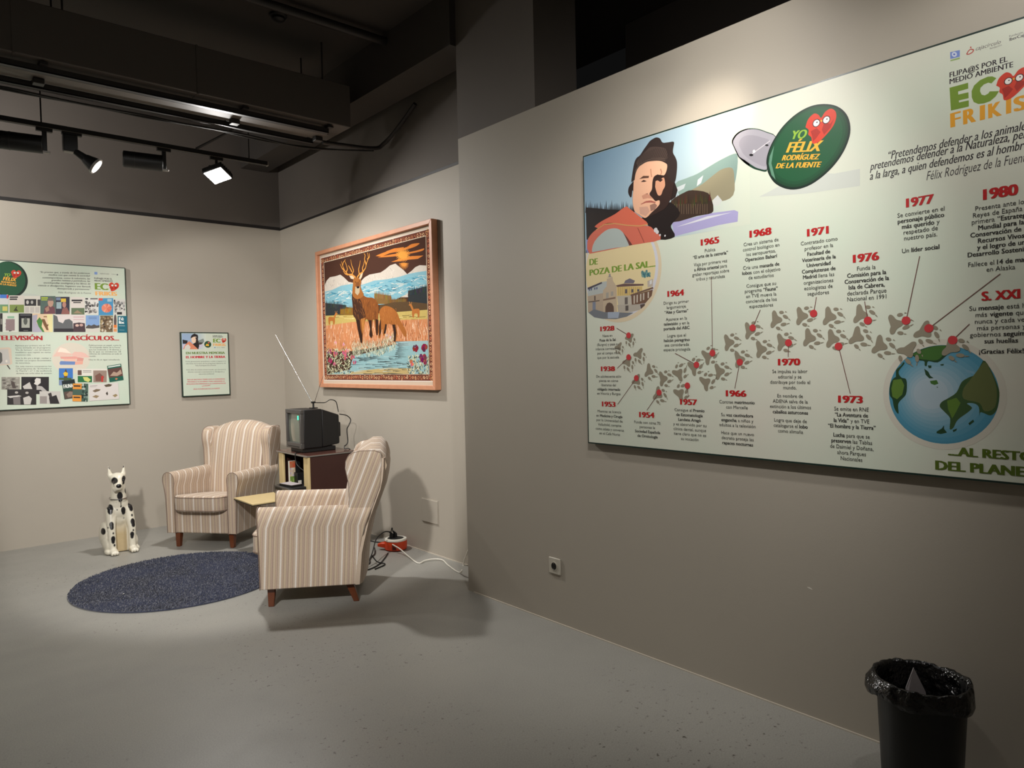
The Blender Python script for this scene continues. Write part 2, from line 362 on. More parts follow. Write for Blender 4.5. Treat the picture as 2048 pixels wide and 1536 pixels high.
# flared spot with gear box
t = thing('track_spotlight', (1.03, TY, TZ-0.02), 0, 'black flared spotlight with round glowing lens and blue pilot light', 'spotlight', 'track spotlights')
MB().box(-0.05, 0.075, -0.018, 0.018, -0.018, 0.004).build('adapter', 'black_metal', t, bevel=0.003)
MB().box(-0.045, 0.045, -0.03, 0.03, -0.135, -0.018).build('gear_box', 'black_metal', t, bevel=0.006)
MB().box(-0.04, 0.035, -0.026, 0.026, -0.141, -0.135).build('pivot_plate', 'grey_metal', t, bevel=0.002)
d2 = Vector((0.70, -0.26, -0.56)).normalized(); c2 = Vector((0.03, -0.01, -0.13))
MB().cyl(c2, c2+d2*0.08, 0.022, 0.03, seg=20).build('neck', 'black_metal', t)
MB().cyl(c2+d2*0.075, c2+d2*0.15, 0.034, 0.058, seg=28).build('reflector_cup', 'black_metal', t)
MB().cyl(c2+d2*0.15, c2+d2*0.166, 0.062, 0.062, seg=28).build('rim', 'grey_metal', t)
MB().cyl(c2+d2*0.1665, c2+d2*0.168, 0.05, 0.05, seg=28).build('lens', 'lens', t)
MB().ell((-0.035, -0.022, -0.03), (0.007, 0.007, 0.009), 10, 6).build('pilot_light', 'blue_led', t)
o = spot(t, c2+d2*0.2, c2+d2*3, 28, 120, 0.9, NEUT, 0.04); o.parent = t
# square flood facing into the room
t = thing('floodlight', (2.06, TY, TZ-0.02), 0, 'dazzling square floodlight at the right end of the track', 'floodlight')
MB().box(-0.05, 0.05, -0.016, 0.016, -0.022, 0.004).build('adapter', 'black_metal', t, bevel=0.003)
MB().cyl((0, 0, -0.02), (0, 0, -0.075), 0.011, seg=12).build('stem', 'black_metal', t)
fd = Vector((-0.10, -0.42, -0.90)).normalized()
fm = fd.to_track_quat('Z', 'Y').to_matrix() @ Matrix.Rotation(math.radians(38), 3, 'Z'); fc = Vector((0, -0.02, -0.15))
def fbox(x0, x1, y0, y1, z0, z1, name, m, bv=0.0):
    mb = MB().box(x0, x1, y0, y1, z0, z1); mb.v = [tuple(fc + fm @ Vector(p)) for p in mb.v]; return mb.build(name, m, t, bevel=bv)
fbox(-0.085, 0.085, -0.085, 0.085, -0.045, 0.0, 'housing', 'black_metal', 0.006)
fbox(-0.074, 0.074, -0.074, 0.074, 0.0, 0.003, 'lit_panel', 'flood')
for k in range(6): fbox(-0.08, 0.08, -0.07+k*0.026, -0.064+k*0.026, -0.062, -0.045, 'cooling_fin', 'black_metal')
MB().tube([(-0.06, 0, -0.075), (-0.06, 0, -0.1), (0.06, 0, -0.1), (0.06, 0, -0.075)], 0.006, 6, True).build('bracket', 'black_metal', t)
ld = bpy.data.lights.new('flood_beam', 'AREA'); ld.shape = 'SQUARE'; ld.size = 0.14; ld.energy = 58; ld.color = NEUT
o = bpy.data.objects.new('flood_beam', ld); col.objects.link(o); o.location = fc+fd*0.02; o.rotation_euler = fd.to_track_quat('-Z', 'Y').to_euler(); o.parent = t
# spotlights above the standing place: panel lamps, and added unseen fill lamps
can_lamp(1.9, 1.58, TZ, (0.74, 0.26, -0.52), 'black can spotlight lighting the left half of the timeline panel', 20, 140, NEUT, blend=0.7)
can_lamp(1.9, 0.55, TZ, (0.66, 0.0, -0.68), 'added unseen black can spotlight filling in the right half of the timeline panel', 19, 130, NEUT, blend=0.7)  # added lamp, lightens the right part of the panel
can_lamp(1.9, 1.10, TZ, (0.70, 0.57, -0.40), 'black can spotlight throwing a tight warm pool on the panel portrait', 58, 30, WARM, blend=1.0)
can_lamp(1.25, 1.12, TZ, (0.66, 0.40, -0.62), 'added unseen black can spotlight filling in the lower left of the timeline panel', 96, 84, NEUT, blend=0.8)  # extra unseen lamp, put in to lift the panel's lower left
can_lamp(-0.9, 1.12, TZ, (0.53, 0.80, -0.355), 'large added fill spotlight, unseen, aimed from the left across to the far corner', 700, 43, NEUT, blend=0.22, rad=0.12, soft=0.11)  # unseen fill added to brighten the far corner and back wall
can_lamp(0.7, 1.12, TZ, (0.10, 0.93, -0.345), 'large added fill spotlight, unseen, aimed straight down the room to the back wall', 175, 46, NEUT, blend=0.22, rad=0.12, soft=0.11)  # second added fill, evens out the back wall and near armchair
# ------------------------------------------------------------------ printed boards
STY = {'r': (0, 0), 'b': (0, 0), 'h': (0, 0), 'i': (0, 0.28), 'bi': (0, 0.28), 'hi': (0, 0.25)}
EMB = {'r': [(0, 0)], 'i': [(0, 0)], 'b': [(-.026, 0), (.026, 0)], 'bi': [(-.016, 0), (.016, 0)], 'h': [(-.06, 0), (-.02, 0), (.02, 0), (.06, 0)], 'hi': [(-.05, 0), (0, 0), (.05, 0)]}   # strokes thickened by repeating the letter
_gc = {}
def glyphs(s, st):
    k = (s, st)
    if k not in _gc:
        cu = bpy.data.curves.new('lettering', 'FONT'); cu.body = s; cu.offset, cu.shear = STY[st]; cu.resolution_u = 2 if len(s) > 8 else 5
        ob = bpy.data.objects.new('lettering', cu); me = ob.to_mesh()
        v0 = [(p.co.x, p.co.y) for p in me.vertices]; f0 = [tuple(p.vertices) for p in me.polygons]; v = []; f = []
        for kk, (dx, dy) in enumerate(EMB[st]): f += [tuple(i+len(v) for i in q) for q in f0]; v += [(x+dx, y+dy, kk) for x, y in v0]
        ob.to_mesh_clear(); bpy.data.objects.remove(ob); bpy.data.curves.remove(cu)
        x0 = min(p[0] for p in v); x1 = max(p[0] for p in v)
        _gc[k] = ([(p[0]-x0, p[1], p[2]) for p in v], f, x1-x0)
    return _gc[k]
CAP = 0.71
class Board:
    """flat board on a wall; print coordinates are metres on its face (u right, v up)"""
    def __init__(s, root, axis, val, flip):
        s.root, s.axis, s.val, s.flip = root, axis, val, flip
    def px(s, x, y):                # photo pixel -> metres on this face
        p = at(x, y, s.axis, s.val); l = s.root.location
        return ((l.y-p.y) if s.flip else (p.x-l.x), p.z-l.z)
class Ink:
    """coloured flat shapes printed on a board: one part; overlapping shapes lie in paper-thin layers"""
    def __init__(s, board, level=1, depth=0.0): s.b = board; s.it = []; s.lv = level; s.d = depth
    @property
    def v(s): return s.it
    def _add(s, lv, pts, fs, cs):
        xs = [p[0] for p in pts]; ys = [p[1] for p in pts]
        s.it.append((lv, len(s.it), pts, fs, cs, (min(xs), min(ys), max(xs), max(ys)))); return s
    def poly(s, pts, c, lv=0, px=None, sm=None):
        if sm or (sm is None and len(pts) >= 9): pts = [(p.x, p.y) for p in curve_pts([(*q, 0) for q in [pts[-1]]+list(pts)+[pts[0]]], 3)[3:-4]]
        if px: pts = [s.b.px(px[0]+p[0]/px[2], px[1]+p[1]/px[2]) for p in pts]
        return s._add(lv, pts, [tuple(range(len(pts)))], [[lin(c)]*len(pts)])
    def faces(s, pts, fs, c, lv=0):
        k = max(p[2] for p in pts)+1 if len(pts[0]) > 2 else 1
        if k == 1: return s._add(lv, pts, fs, [[lin(c)]*len(f) for f in fs])
        n = len(pts)//k; m = len(fs)//k
        for j in range(k): s._add(lv, pts[j*n:j*n+n], [tuple(i-j*n for i in f) for f in fs[j*m:j*m+m]], [[lin(c)]*len(f) for f in fs[j*m:j*m+m]])
        return s
    def disc(s, c, r, colr, lv=0, r2=None, ang=0, n=28, px=None):
        r2 = r2 or r; ca, sa = math.cos(ang), math.sin(ang)
        return s.poly([(c[0]+r*math.cos(t)*ca-r2*math.sin(t)*sa, c[1]+r*math.cos(t)*sa+r2*math.sin(t)*ca) for t in [2*math.pi*k/n for k in range(n)]], colr, lv, px, False)
    def stroke(s, p, q, w0, colr, lv=0, w1=None, px=None):
        if px: p = s.b.px(px[0]+p[0]/px[2], px[1]+p[1]/px[2]); q = s.b.px(px[0]+q[0]/px[2], px[1]+q[1]/px[2])
        w1 = w0 if w1 is None else w1; d = Vector((q[0]-p[0], q[1]-p[1])); l = d.length or 1; nx, ny = -d.y/l/2, d.x/l/2
        return s.poly([(p[0]+nx*w0, p[1]+ny*w0), (p[0]-nx*w0, p[1]-ny*w0), (q[0]-nx*w1, q[1]-ny*w1), (q[0]+nx*w1, q[1]+ny*w1)], colr, lv)
    def path(s, pts, ws, colr, lv=0, px=None):
        if not isinstance(ws, (list, tuple)): ws = [ws]*len(pts)
        for a, b, w0, w1 in zip(pts, pts[1:], ws, ws[1:]): s.stroke(a, b, w0, colr, lv, w1, px)
        return s
    def grid(s, u0, u1, v0, v1, nu, nv, fn, lv=0):
        pts = []; cs = []; fs = []; fc = []
        for j in range(nv+1):
            for i in range(nu+1): pts.append((u0+(u1-u0)*i/nu, v0+(v1-v0)*j/nv)); cs.append(lin(fn(i/nu, j/nv)))
        for j in range(nv):
            for i in range(nu):
                q = (j*(nu+1)+i, j*(nu+1)+i+1, (j+1)*(nu+1)+i+1, (j+1)*(nu+1)+i); fs.append(q); fc.append([cs[k] for k in q])
        return s._add(lv, pts, fs, fc)
    def text(s, t, p0, p1, cap, st, colr, lv=0, px=None):   # text fitted between two baseline ends
        if px:
            f = lambda p: s.b.px(px[0]+p[0]/px[2], px[1]+p[1]/px[2])
            q = f((p0[0], p0[1]-cap)); p0, p1 = f(p0), f(p1); cap = math.hypot(q[0]-p0[0], q[1]-p0[1])
        v, fs, wd = glyphs(t, st); d = Vector((p1[0]-p0[0], p1[1]-p0[1])); sx = d.length/wd; d.normalize(); sy = cap/CAP
        return s.faces([(p0[0]+d.x*x*sx-d.y*y*sy, p0[1]+d.y*x*sx+d.x*y*sy, k) for x, y, k in v], fs, colr, lv)
    def line(s, t, u, v, sx, sy, align, base, colr, lv=0):   # *bold* markup, returns width
        spans = [(w, (base if k % 2 == 0 else 'b')) for k, w in enumerate(t.split('*')) if w]
        x = 0; items = []; sp = 0.30
        for w, st in spans:
            ls = len(w)-len(w.lstrip()); core = w.strip()
            x += ls*sp
            if core:
                g = glyphs(core, st); items.append((x, g)); x += g[2]+0.06
            x += (len(w)-len(w.rstrip()))*sp if core else 0
        wd = (x-0.06)*sx; u -= {'l': 0, 'c': wd/2, 'r': wd}[align]
        if colr:
            for x0, (gv, gf, _) in items: s.faces([(u+(x0+a)*sx, v+b*sy, k) for a, b, k in gv], gf, colr, lv)
        return wd
    def block(s, first, last, lines, wid, cap, colr=(44, 42, 42), base='r', align='c', lv=0, part=None):
        """first/last: photo pixels of first and last baseline anchor; wid: (line index, width in px)"""
        u0, v0 = s.b.px(*first); u1, v1 = s.b.px(*last)
        pos = []; y = 0.0; pg = 0
        for t in lines:
            if t == '~': y += 0.55; pg += 1; continue
            pos.append((t, y, pg)); y += 1
        tot = pos[-1][1] or 1
        w0 = s.b.px(first[0]-wid[1]/2, first[1]); w1 = s.b.px(first[0]+wid[1]/2, first[1])
        sx = (w1[0]-w0[0])/s.line(pos[wid[0]][0], 0, 0, 1, 1, 'l', base, None)
        sy = (s.b.px(first[0], first[1]-cap)[1]-v0)/CAP
        for t, k, g in pos:
            if part is None or part == g: s.line(t, u0+(u1-u0)*k/tot, v0+(v1-v0)*k/tot, sx, sy, align, base, colr, lv)
        return s
    def build(s, name, m='print', parent=None):
        V = []; FS = []; flat = []; cell = {}; g = 0.06; big = []
        for lv, _, pts, fs, cs, bb in sorted(s.it, key=lambda t: (t[0], t[1])):
            keys = [(i, j) for i in range(int(bb[0]//g), int(bb[2]//g)+1) for j in range(int(bb[1]//g), int(bb[3]//g)+1)]
            lay = 0
            for kx in keys:
                for b2, l2 in cell.get(kx, ()):
                    if l2 >= lay and b2[0] < bb[2] and b2[2] > bb[0] and b2[1] < bb[3] and b2[3] > bb[1]: lay = l2+1
            for kx in keys: cell.setdefault(kx, []).append((bb, lay))
            y = -s.d-0.00025*s.lv-2.4e-5*lay; n = len(V)
            V += [(p[0], y, p[1]) for p in pts]; FS += [tuple(i+n for i in f) for f in fs]
            for f in cs:
                for c in f: flat += [*c, 1.0]
        me = bpy.data.meshes.new(name); me.from_pydata(V, [], FS); me.materials.append(M[m])
        ca = me.color_attributes.new('Col', 'FLOAT_COLOR', 'CORNER')
        if len(flat) == 4*len(me.loops): ca.data.foreach_set('color', flat)
        me.update(); o = bpy.data.objects.new(name, me); col.objects.link(o); o.parent = parent or s.b.root; return o
def make_board(name, label, axis, wallv, flip, u0, z0, W, H, th, sheet, rim):
    wallv -= 0.006
    rz = -math.pi/2 if flip else 0.0
    loc = (wallv, u0, z0) if flip else (u0, wallv, z0)
    t = thing(name, loc, rz, label, 'panel')
    for z in (H*0.2, H*0.8): MB().box(W*0.1, W*0.9, 0, 0.0055, z-0.02, z+0.02).build('mounting_batten', 'rail', t, smooth=0)
    MB().box(0, W, -th, 0, 0, H).build('backing_board', 'board_edge', t, smooth=0)
    MB().box(rim, W-rim, -th-0.0008, -th+0.001, rim, H-rim).build('printed_sheet', sheet, t, smooth=0)
    return t, Board(t, axis, wallv-th-0.0008, flip)
def heart(ink, c, w, lv=0, red=(206, 62, 40), dark=(166, 42, 30), clip=None, ang=0.0):
    P = [(-.50, .12), (-.40, .34), (-.2, .46), (-.06, .38), (0.02, .26), (.16, .40), (.34, .44), (.48, .30), (.48, .08), (.36, -.14), (.1, -.36), (-.12, -.48), (-.30, -.46), (-.33, -.26), (-.42, -.14), (-.40, 0)]
    D = [(-.34, -.06), (-.14, -.02), (-.02, -.18), (-.18, -.34), (-.28, -.40), (-.30, -.22)]
    E2 = [(.1, .06), (.3, -.02), (.42, .1), (.3, -.14), (.08, -.3), (.02, -.12)]
    ca, sa = math.cos(ang), math.sin(ang)
    P = [(p.x, p.y) for p in curve_pts([(x, y, 0) for x, y in P+P[:1]], 3)]
    tr = lambda q: [(c[0]+w*(x*ca-y*sa), c[1]+w*(x*sa+y*ca)) for x, y in q]
    ink.poly(tr(P), red, lv); ink.poly(tr(D), dark, lv+0.3); ink.poly(tr(E2), dark, lv+0.3)
    for ex in (-.14, .18):
        q = tr([(ex, .14)])[0]
        ink.disc(q, w*.125, (50, 30, 34), lv+0.5); ink.disc(q, w*.10, (236, 232, 226), lv+0.8); ink.disc((q[0]+w*.02, q[1]+w*.02), w*.022, (40, 34, 34), lv+1.1)
    q = tr([(0.02, .16)])[0]; ink.disc(q, w*.03, (224, 176, 50), lv+0.9)
RED, GRN, ORA, INKC = (182, 34, 36), (118, 148, 52), (226, 160, 46), (44, 42, 42)

# ---- the large timeline panel on the near wall
bt, BB = make_board('timeline_panel', 'large pale green timeline panel with portrait, paw prints and globe', 'x', A_, True, 2.652, 1.094, 2.60, 1.568, 0.028, 'sheet', 0.007)
bt['category'] = 'exhibition panel'
D0 = 0.0288
K1, K3, K4, K5, K6, K7, K8 = (1150, 180, 4.518), (1150, 440, 5.485), (1450, 430, 5.297), (1740, 370, 4.39), (1150, 640, 5.486), (1400, 660, 5.121), (1740, 660, 4.8)
KQ, KB, KE, KT = (1230, 250, 6.14), (1450, 190, 7.315), (1860, 40, 6.4), (1150, 480, 8.53)
# portrait photograph
pf = Ink(BB, 1, D0)
uL = 0.008; uR = BB.px(1500, 400)[0]; vB = BB.px(1173, 506)[1]; vT = 1.560
def sky(s, t):
    k = max(0, (s-0.62)/0.38); k = k*k*(3-2*k)
    a = (122+58*s+26*(1-t), 156+40*s+20*(1-t), 184+16*s+10*(1-t)); bg = (214, 220, 202)
    return tuple(min(255, a[i]*(1-k)+bg[i]*k) for i in range(3))
pf.grid(uL, uR, vB, vT, 40, 14, sky)
hill = [(905, 850), (1000, 800), (1100, 760), (1200, 700), (1300, 640), (1430, 578), (1470, 600), (1460, 760), (1420, 900), (1300, 960), (1150, 1000), (900, 1010)]
pf.poly(hill, (136, 160, 152), 1, K1)
pf.poly([(920, 880), (1000, 845), (985, 890), (930, 920)], (190, 198, 200), 1.3, K1); pf.poly([(1110, 810), (1160, 770), (1140, 840), (1100, 870)], (206, 212, 212), 1.3, K1)
pf.poly([(1060, 900), (1150, 850), (1250, 770), (1330, 715), (1420, 705), (1440, 800), (1430, 950), (1300, 1010), (1000, 1010), (930, 980)], (150, 142, 116), 1.5, K1)
pf.poly([(1240, 1000), (1290, 950), (1330, 1000), (1300, 1040), (1250, 1050)], (208, 210, 206), 2, K1)
pf.poly([(870, 1000), (980, 930), (1060, 905), (1200, 930), (1240, 1010), (1250, 1060), (1235, 1112), (1100, 1140), (880, 1195), (820, 1100)], (62, 48, 40), 2.2, K1)
rd = random.Random(5)
for k in range(26):
    x = 870+k*14; y0 = 985-k*2+rd.uniform(-40, 20)
    pf.poly([(x-9, y0+90), (x, y0), (x+9, y0+90)], (54+rd.randint(0, 30), 42+rd.randint(0, 22), 36), 2.4, K1)
for k in range(16):
    x = 880+k*21; pf.stroke((x, 1030), (x+rd.uniform(-6, 6), 1120), 0.0035, (104, 86, 70), 2.6, px=K1)
pf.poly([(875, 1200), (1235, 1112), (1440, 1085), (1475, 1100), (1470, 1190), (1300, 1220), (900, 1322)], (170, 164, 206), 1.6, K1)
pf.poly([(910, 1240), (1200, 1140), (1420, 1105), (1250, 1150), (1050, 1205)], (216, 216, 224), 1.9, K1)
pf.poly([(104, 1345), (215, 1330), (180, 1458), (106, 1472)], (140, 136, 186), 1.6, K1)
pf.poly([(97, 1060), (300, 1080), (540, 1090), (520, 1200), (330, 1340), (105, 1352)], (40, 32, 30), 2, K1)
for k in range(34):
    x = 100+k*13; y0 = 1050+20*math.sin(k*1.7)-rd.uniform(0, 55)
    pf.poly([(x-8, 1110), (x, y0), (x+8, 1110)], (38, 32, 32), 2.2, K1)
# man in woollen hat and orange waistcoat
pf.poly([(430, 1115), (540, 1040), (640, 980), (690, 950), (800, 1080), (705, 1210), (690, 1260), (735, 1372), (560, 1408), (480, 1290), (400, 1230), (300, 1110)], (36, 28, 27), 3, KQ)
pf.poly([(-340, 1520), (-330, 1400), (-250, 1300), (-130, 1230), (0, 1212), (150, 1232), (400, 1240), (470, 1280), (560, 1406), (215, 1474), (-200, 1560), (-336, 1580)], (206, 108, 88), 3.4, KQ)
pf.poly([(-280, 1562), (-250, 1430), (-120, 1300), (-10, 1268), (70, 1292), (130, 1370), (180, 1478), (0, 1510), (-200, 1548)], (172, 182, 178), 3.7, KQ)
pf.poly([(100, 1320), (150, 1380), (215, 1474), (176, 1480), (140, 1400)], (104, 58, 50), 3.9, KQ)
pf.stroke((280, 1265), (360, 1445), 0.004, (150, 74, 60), 3.9, px=KQ)
pf.poly([(-250, 1250), (-160, 1180), (0, 1095), (130, 1004), (180, 1028), (300, 1120), (405, 1212), (300, 1236), (150, 1230), (0, 1205), (-130, 1215), (-230, 1290)], (212, 106, 82), 4.0, KQ)
pf.path([(-230, 1290), (-130, 1222), (0, 1210), (150, 1232), (300, 1240), (405, 1222)], 0.006, (206, 150, 96), 4.2, KQ)
for q in ((500, 1290, .012), (520, 1315, .010), (553, 1352, .006), (615, 1360, .005)): pf.disc(pf.b.px(1230+q[0]/6.14, 250+q[1]/6.14), q[2], (206, 204, 206), 4.2, n=8)
pf.poly([(240, 680), (205, 715), (170, 765), (162, 830), (185, 884), (205, 880), (215, 800), (235, 850), (245, 740)], (46, 34, 32), 4.0, KQ)
pf.poly([(730, 690), (770, 800), (745, 885), (690, 925), (650, 900), (690, 800)], (44, 34, 32), 4.0, KQ)
pf.poly([(232, 610), (300, 505), (380, 455), (450, 440), (540, 436), (600, 450), (660, 480), (700, 600), (725, 700), (705, 820), (690, 900), (630, 1010), (540, 1070), (430, 1120), (360, 1142), (300, 1105), (236, 1050), (216, 900), (230, 760)], (54, 38, 34), 4.3, KQ)
pf.poly([(234, 612), (300, 508), (380, 458), (450, 444), (540, 440), (600, 455), (642, 485), (634, 560), (600, 620), (520, 612), (478, 640), (462, 700), (455, 790), (425, 850), (470, 905), (500, 935), (545, 925), (548, 975), (500, 1030), (450, 1075), (400, 1128), (360, 1140), (300, 1103), (238, 1050), (218, 900), (232, 760)], (226, 176, 146), 4.6, KQ)
pf.poly([(500, 690), (560, 672), (600, 640), (618, 740), (590, 800), (566, 860), (530, 862), (505, 800), (492, 740)], (208, 152, 122), 4.7, KQ)
pf.poly([(300, 665), (350, 625), (420, 626), (415, 650), (350, 656)], (92, 62, 50), 5.0, KQ); pf.poly([(478, 640), (520, 608), (600, 620), (600, 650), (540, 640), (490, 662)], (48, 34, 30), 5.0, KQ)
pf.poly([(318, 700), (352, 674), (392, 690), (360, 700)], (76, 50, 42), 5.0, KQ); pf.poly([(520, 678), (560, 660), (592, 672), (560, 700)], (60, 42, 38), 5.0, KQ)
pf.path([(440, 540), (445, 600), (452, 640)], 0.006, (190, 134, 106), 4.9, KQ); pf.path([(560, 540), (575, 580), (560, 620)], 0.006, (180, 126, 100), 4.9, KQ)
pf.poly([(330, 870), (385, 840), (430, 862), (470, 905), (400, 900), (345, 912)], (198, 142, 118), 4.8, KQ); pf.poly([(380, 850), (400, 838), (408, 850)], (110, 70, 60), 5.0, KQ)
pf.path([(318, 975), (380, 945), (440, 940), (500, 952)], [0.003, 0.009, 0.011, 0.005], (168, 96, 84), 5.0, KQ)
pf.poly([(430, 985), (490, 960), (520, 990), (490, 1040), (440, 1060)], (150, 112, 98), 4.9, KQ); pf.poly([(300, 1010), (400, 1000), (430, 1060), (380, 1120), (310, 1090)], (202, 156, 136), 4.75, KQ)
hat = [(203, 705), (214, 600), (238, 470), (265, 408), (308, 372), (350, 308), (395, 245), (430, 198), (478, 165), (515, 153), (555, 168), (586, 216), (650, 214), (725, 208), (718, 280), (714, 340), (745, 400), (763, 460), (762, 560), (742, 690), (700, 705), (640, 600), (650, 500), (600, 457), (540, 440), (450, 445), (380, 460), (300, 512), (256, 592), (236, 706)]
pf.poly(hat, (52, 42, 40), 5.3, KQ)
pf.poly([(262, 470), (300, 408), (400, 300), (460, 268), (600, 280), (640, 330), (640, 420), (540, 405), (420, 415), (340, 450), (270, 540)], (74, 61, 56), 5.5, KQ)
for k in range(17):
    x = 290+k*21; y1 = 510-min(k, 8)*12+max(0, k-12)*4; pf.stroke((x, y1-14), (x+30+k*1.5, y1-140+k*1.2), 0.0022, (46, 37, 35), 5.7, px=KQ)
for dy in (0, 18): pf.path([(250, 560+dy), (300, 488+dy), (380, 436+dy), (460, 416+dy), (560, 408+dy), (620, 420+dy)], 0.003, (98, 82, 74), 5.8, KQ)
pf.build('portrait_photo')
# badges
bd = Ink(BB, 1, D0)
bd.poly([(860, 1110), (1600, 1150), (1975, 1080), (1975, 1330), (1200, 1440), (500, 1490), (800, 1330)], (200, 204, 196), 0.0, KB)
back = [(100, 700), (130, 610), (200, 540), (300, 498), (400, 487), (500, 500), (600, 535), (740, 605), (700, 800), (620, 1000), (610, 1118), (500, 1105), (400, 1070), (270, 980), (160, 860)]
bd.poly(back, (28, 62, 44), 0.5, KB); bd.poly([(x+(18 if x < 500 else 0), y+12-(40 if y > 900 else 0)) for x, y in back], (168, 164, 172), 1, KB)
bd.poly([(205, 740), (220, 660), (290, 600), (400, 588), (540, 620), (660, 680), (640, 850), (600, 1040), (480, 1010), (330, 920), (235, 820)], (156, 152, 160), 1.3, KB)
bd.stroke((385, 870), (660, 670), 0.004, (205, 200, 204), 2, px=KB); bd.disc((385, 878), 30, (26, 24, 26), 2, 18, px=KB, n=12); bd.disc((612, 735), 26, (26, 24, 26), 1.9, 14, px=KB, n=12); bd.disc((425, 825), 20, (220, 218, 220), 2.1, 26, px=KB, n=12)
front = [(605, 1000), (615, 900), (660, 760), (740, 610), (850, 455), (1000, 310), (1150, 210), (1300, 150), (1450, 132), (1600, 150), (1720, 215), (1800, 320), (1835, 460), (1825, 600), (1770, 760), (1680, 920), (1560, 1070), (1420, 1200), (1260, 1310), (1100, 1372), (960, 1384), (830, 1350), (720, 1280), (650, 1180), (615, 1090)]
cx, cy = 1200, 770
bd.poly(front, (20, 28, 26), 2.5, KB)
for i, (k, c) in enumerate(((0.985, (22, 44, 34)), (0.95, (26, 66, 42)), (0.90, (28, 76, 48)), (0.84, (30, 84, 52)))):
    bd.poly([(cx+(x-cx)*k-10*(1-k)*9, cy+(y-cy)*k-18*(1-k)*9) for x, y in front], c, 2.7+0.15*i, KB)
bd.poly([(640, 1010), (655, 900), (720, 740), (700, 860), (680, 1000), (740, 1240), (680, 1170)], (96, 140, 116), 3.4, KB)
bd.text('YO', (975, 648), (1190, 630), 125, 'hi', (140, 178, 56), 4, KB)
bd.text('FÉLIX', (890, 843), (1420, 818), 150, 'hi', (238, 172, 56), 4, KB)
bd.text('RODRÍGUEZ', (830, 958), (1385, 940), 78, 'hi', (238, 172, 56), 4, KB)
bd.text('DE LA FUENTE', (742, 1074), (1405, 1054), 76, 'hi', (238, 172, 56), 4, KB)
hc = BB.px(1450+1405/7.315, 190+455/7.315); heart(bd, hc, 0.128, 4.2, ang=0.05)
bd.build('badge_print')
# logo group and quotation at upper right
lg = Ink(BB, 1, D0)
lg.text('FLIPA@S POR EL', (250, 738), (995, 530), 68, 'b', (46, 38, 44), 0, KE)
lg.text('MEDIO AMBIENTE', (250, 822), (1065, 600), 68, 'b', (46, 38, 44), 0, KE)
lg.poly([(250, 868), (488, 803), (490, 878), (360, 915), (362, 955), (492, 925), (495, 1000), (370, 1030), (372, 1056), (497, 1028), (497, 1108), (268, 1160)], GRN, 0.5, KE, False)
lg.poly([(850, 745), (800, 722), (740, 725), (640, 770), (565, 838), (533, 910), (535, 990), (560, 1050), (620, 1076), (690, 1068), (770, 1040), (840, 980), (885, 910), (765, 914), (745, 942), (700, 966), (660, 955), (640, 910), (647, 868), (690, 825), (745, 803), (787, 812)], GRN, 0.5, KE, False)
hc = BB.px(1860+1068/6.4, 40+815/6.4); heart(lg, hc, 0.098, 1, ang=0.06)
for ch, x0, y0, x1, y1 in (('F', 262, 1380, 398, 1345), ('R', 425, 1340, 592, 1298), ('K', 745, 1262, 922, 1218), ('S', 1072, 1180, 1245, 1134)): lg.text(ch, (x0, y0), (x1, y1), 190, 'h', ORA, 0.5, KE)
for x0, x1, yb in ((637, 705, 1288), (973, 1040, 1206)): lg.poly([(x0, yb-188), (x1, yb-206), (x1, yb-18), (x0, yb)], ORA, 0.5, KE)
lg.build('logo_print'); lg = Ink(BB, 1, D0)
lg.poly([(258, 412), (382, 385), (382, 470), (260, 500)], (120, 142, 206), 0, KE); lg.disc((312, 440), 34, (206, 214, 232), 0.5, 32, px=KE, n=16); lg.disc((310, 440), 13, (90, 110, 190), 0.8, 12, px=KE, n=12)
lg.poly([(262, 512), (382, 478), (382, 500), (262, 530)], (150, 176, 110), 0, KE)
lg.build('logo_print'); lg = Ink(BB, 1, D0)
lg.text('cajacírculo', (585, 392), (908, 300), 52, 'i', (104, 96, 96), 0, KE); lg.text('fundación', (765, 378), (918, 330), 26, 'r', (128, 120, 118), 0, KE)
lg.path([(470, 440), (500, 438), (545, 412), (560, 382), (520, 372), (490, 400), (468, 438)], 0.0035, (186, 84, 74), 0, KE); lg.disc((522, 350), 10, (186, 70, 60), 0, px=KE, n=10)
lg.build('logo_print'); lg = Ink(BB, 1, D0)
lg.text('Fundación', (1015, 222), (1190, 168), 26, 'r', (90, 86, 84), 0, KE); lg.text('IberCaja', (1018, 270), (1230, 200), 40, 'b', (84, 80, 80), 0, KE)
lg.build('logo_print')
qt = Ink(BB, 1, D0)
pa, pb = BB.px(1739.7, 341), BB.px(2019, 277.5)
sx = (pb[0]-pa[0])/qt.line('pretendemos defender a la Naturaleza,', 0, 0, 1, 1, 'l', 'bi', None); sy = 0.031/CAP
for t, p in (('“Pretendemos defender a los animales,', (1777, 319)), ('pretendemos defender a la Naturaleza, pero', (1739.7, 341)), ('a la larga, a quien defendemos es al hombre”', (1739.7, 360))):
    q = BB.px(*p); qt.line(t, q[0], q[1], sx, sy, 'l', 'bi', (52, 48, 50))
pa, pb = BB.px(1852.9, 361), BB.px(1962.5, 339)
sx = (pb[0]-pa[0])/qt.line('Félix Rodríguez', 0, 0, 1, 1, 'l', 'i', None)
qt.line('Félix Rodríguez de la Fuente', pa[0], pa[1], sx, sy*1.08, 'l', 'i', (66, 62, 62)); qt.build('quotation_print')
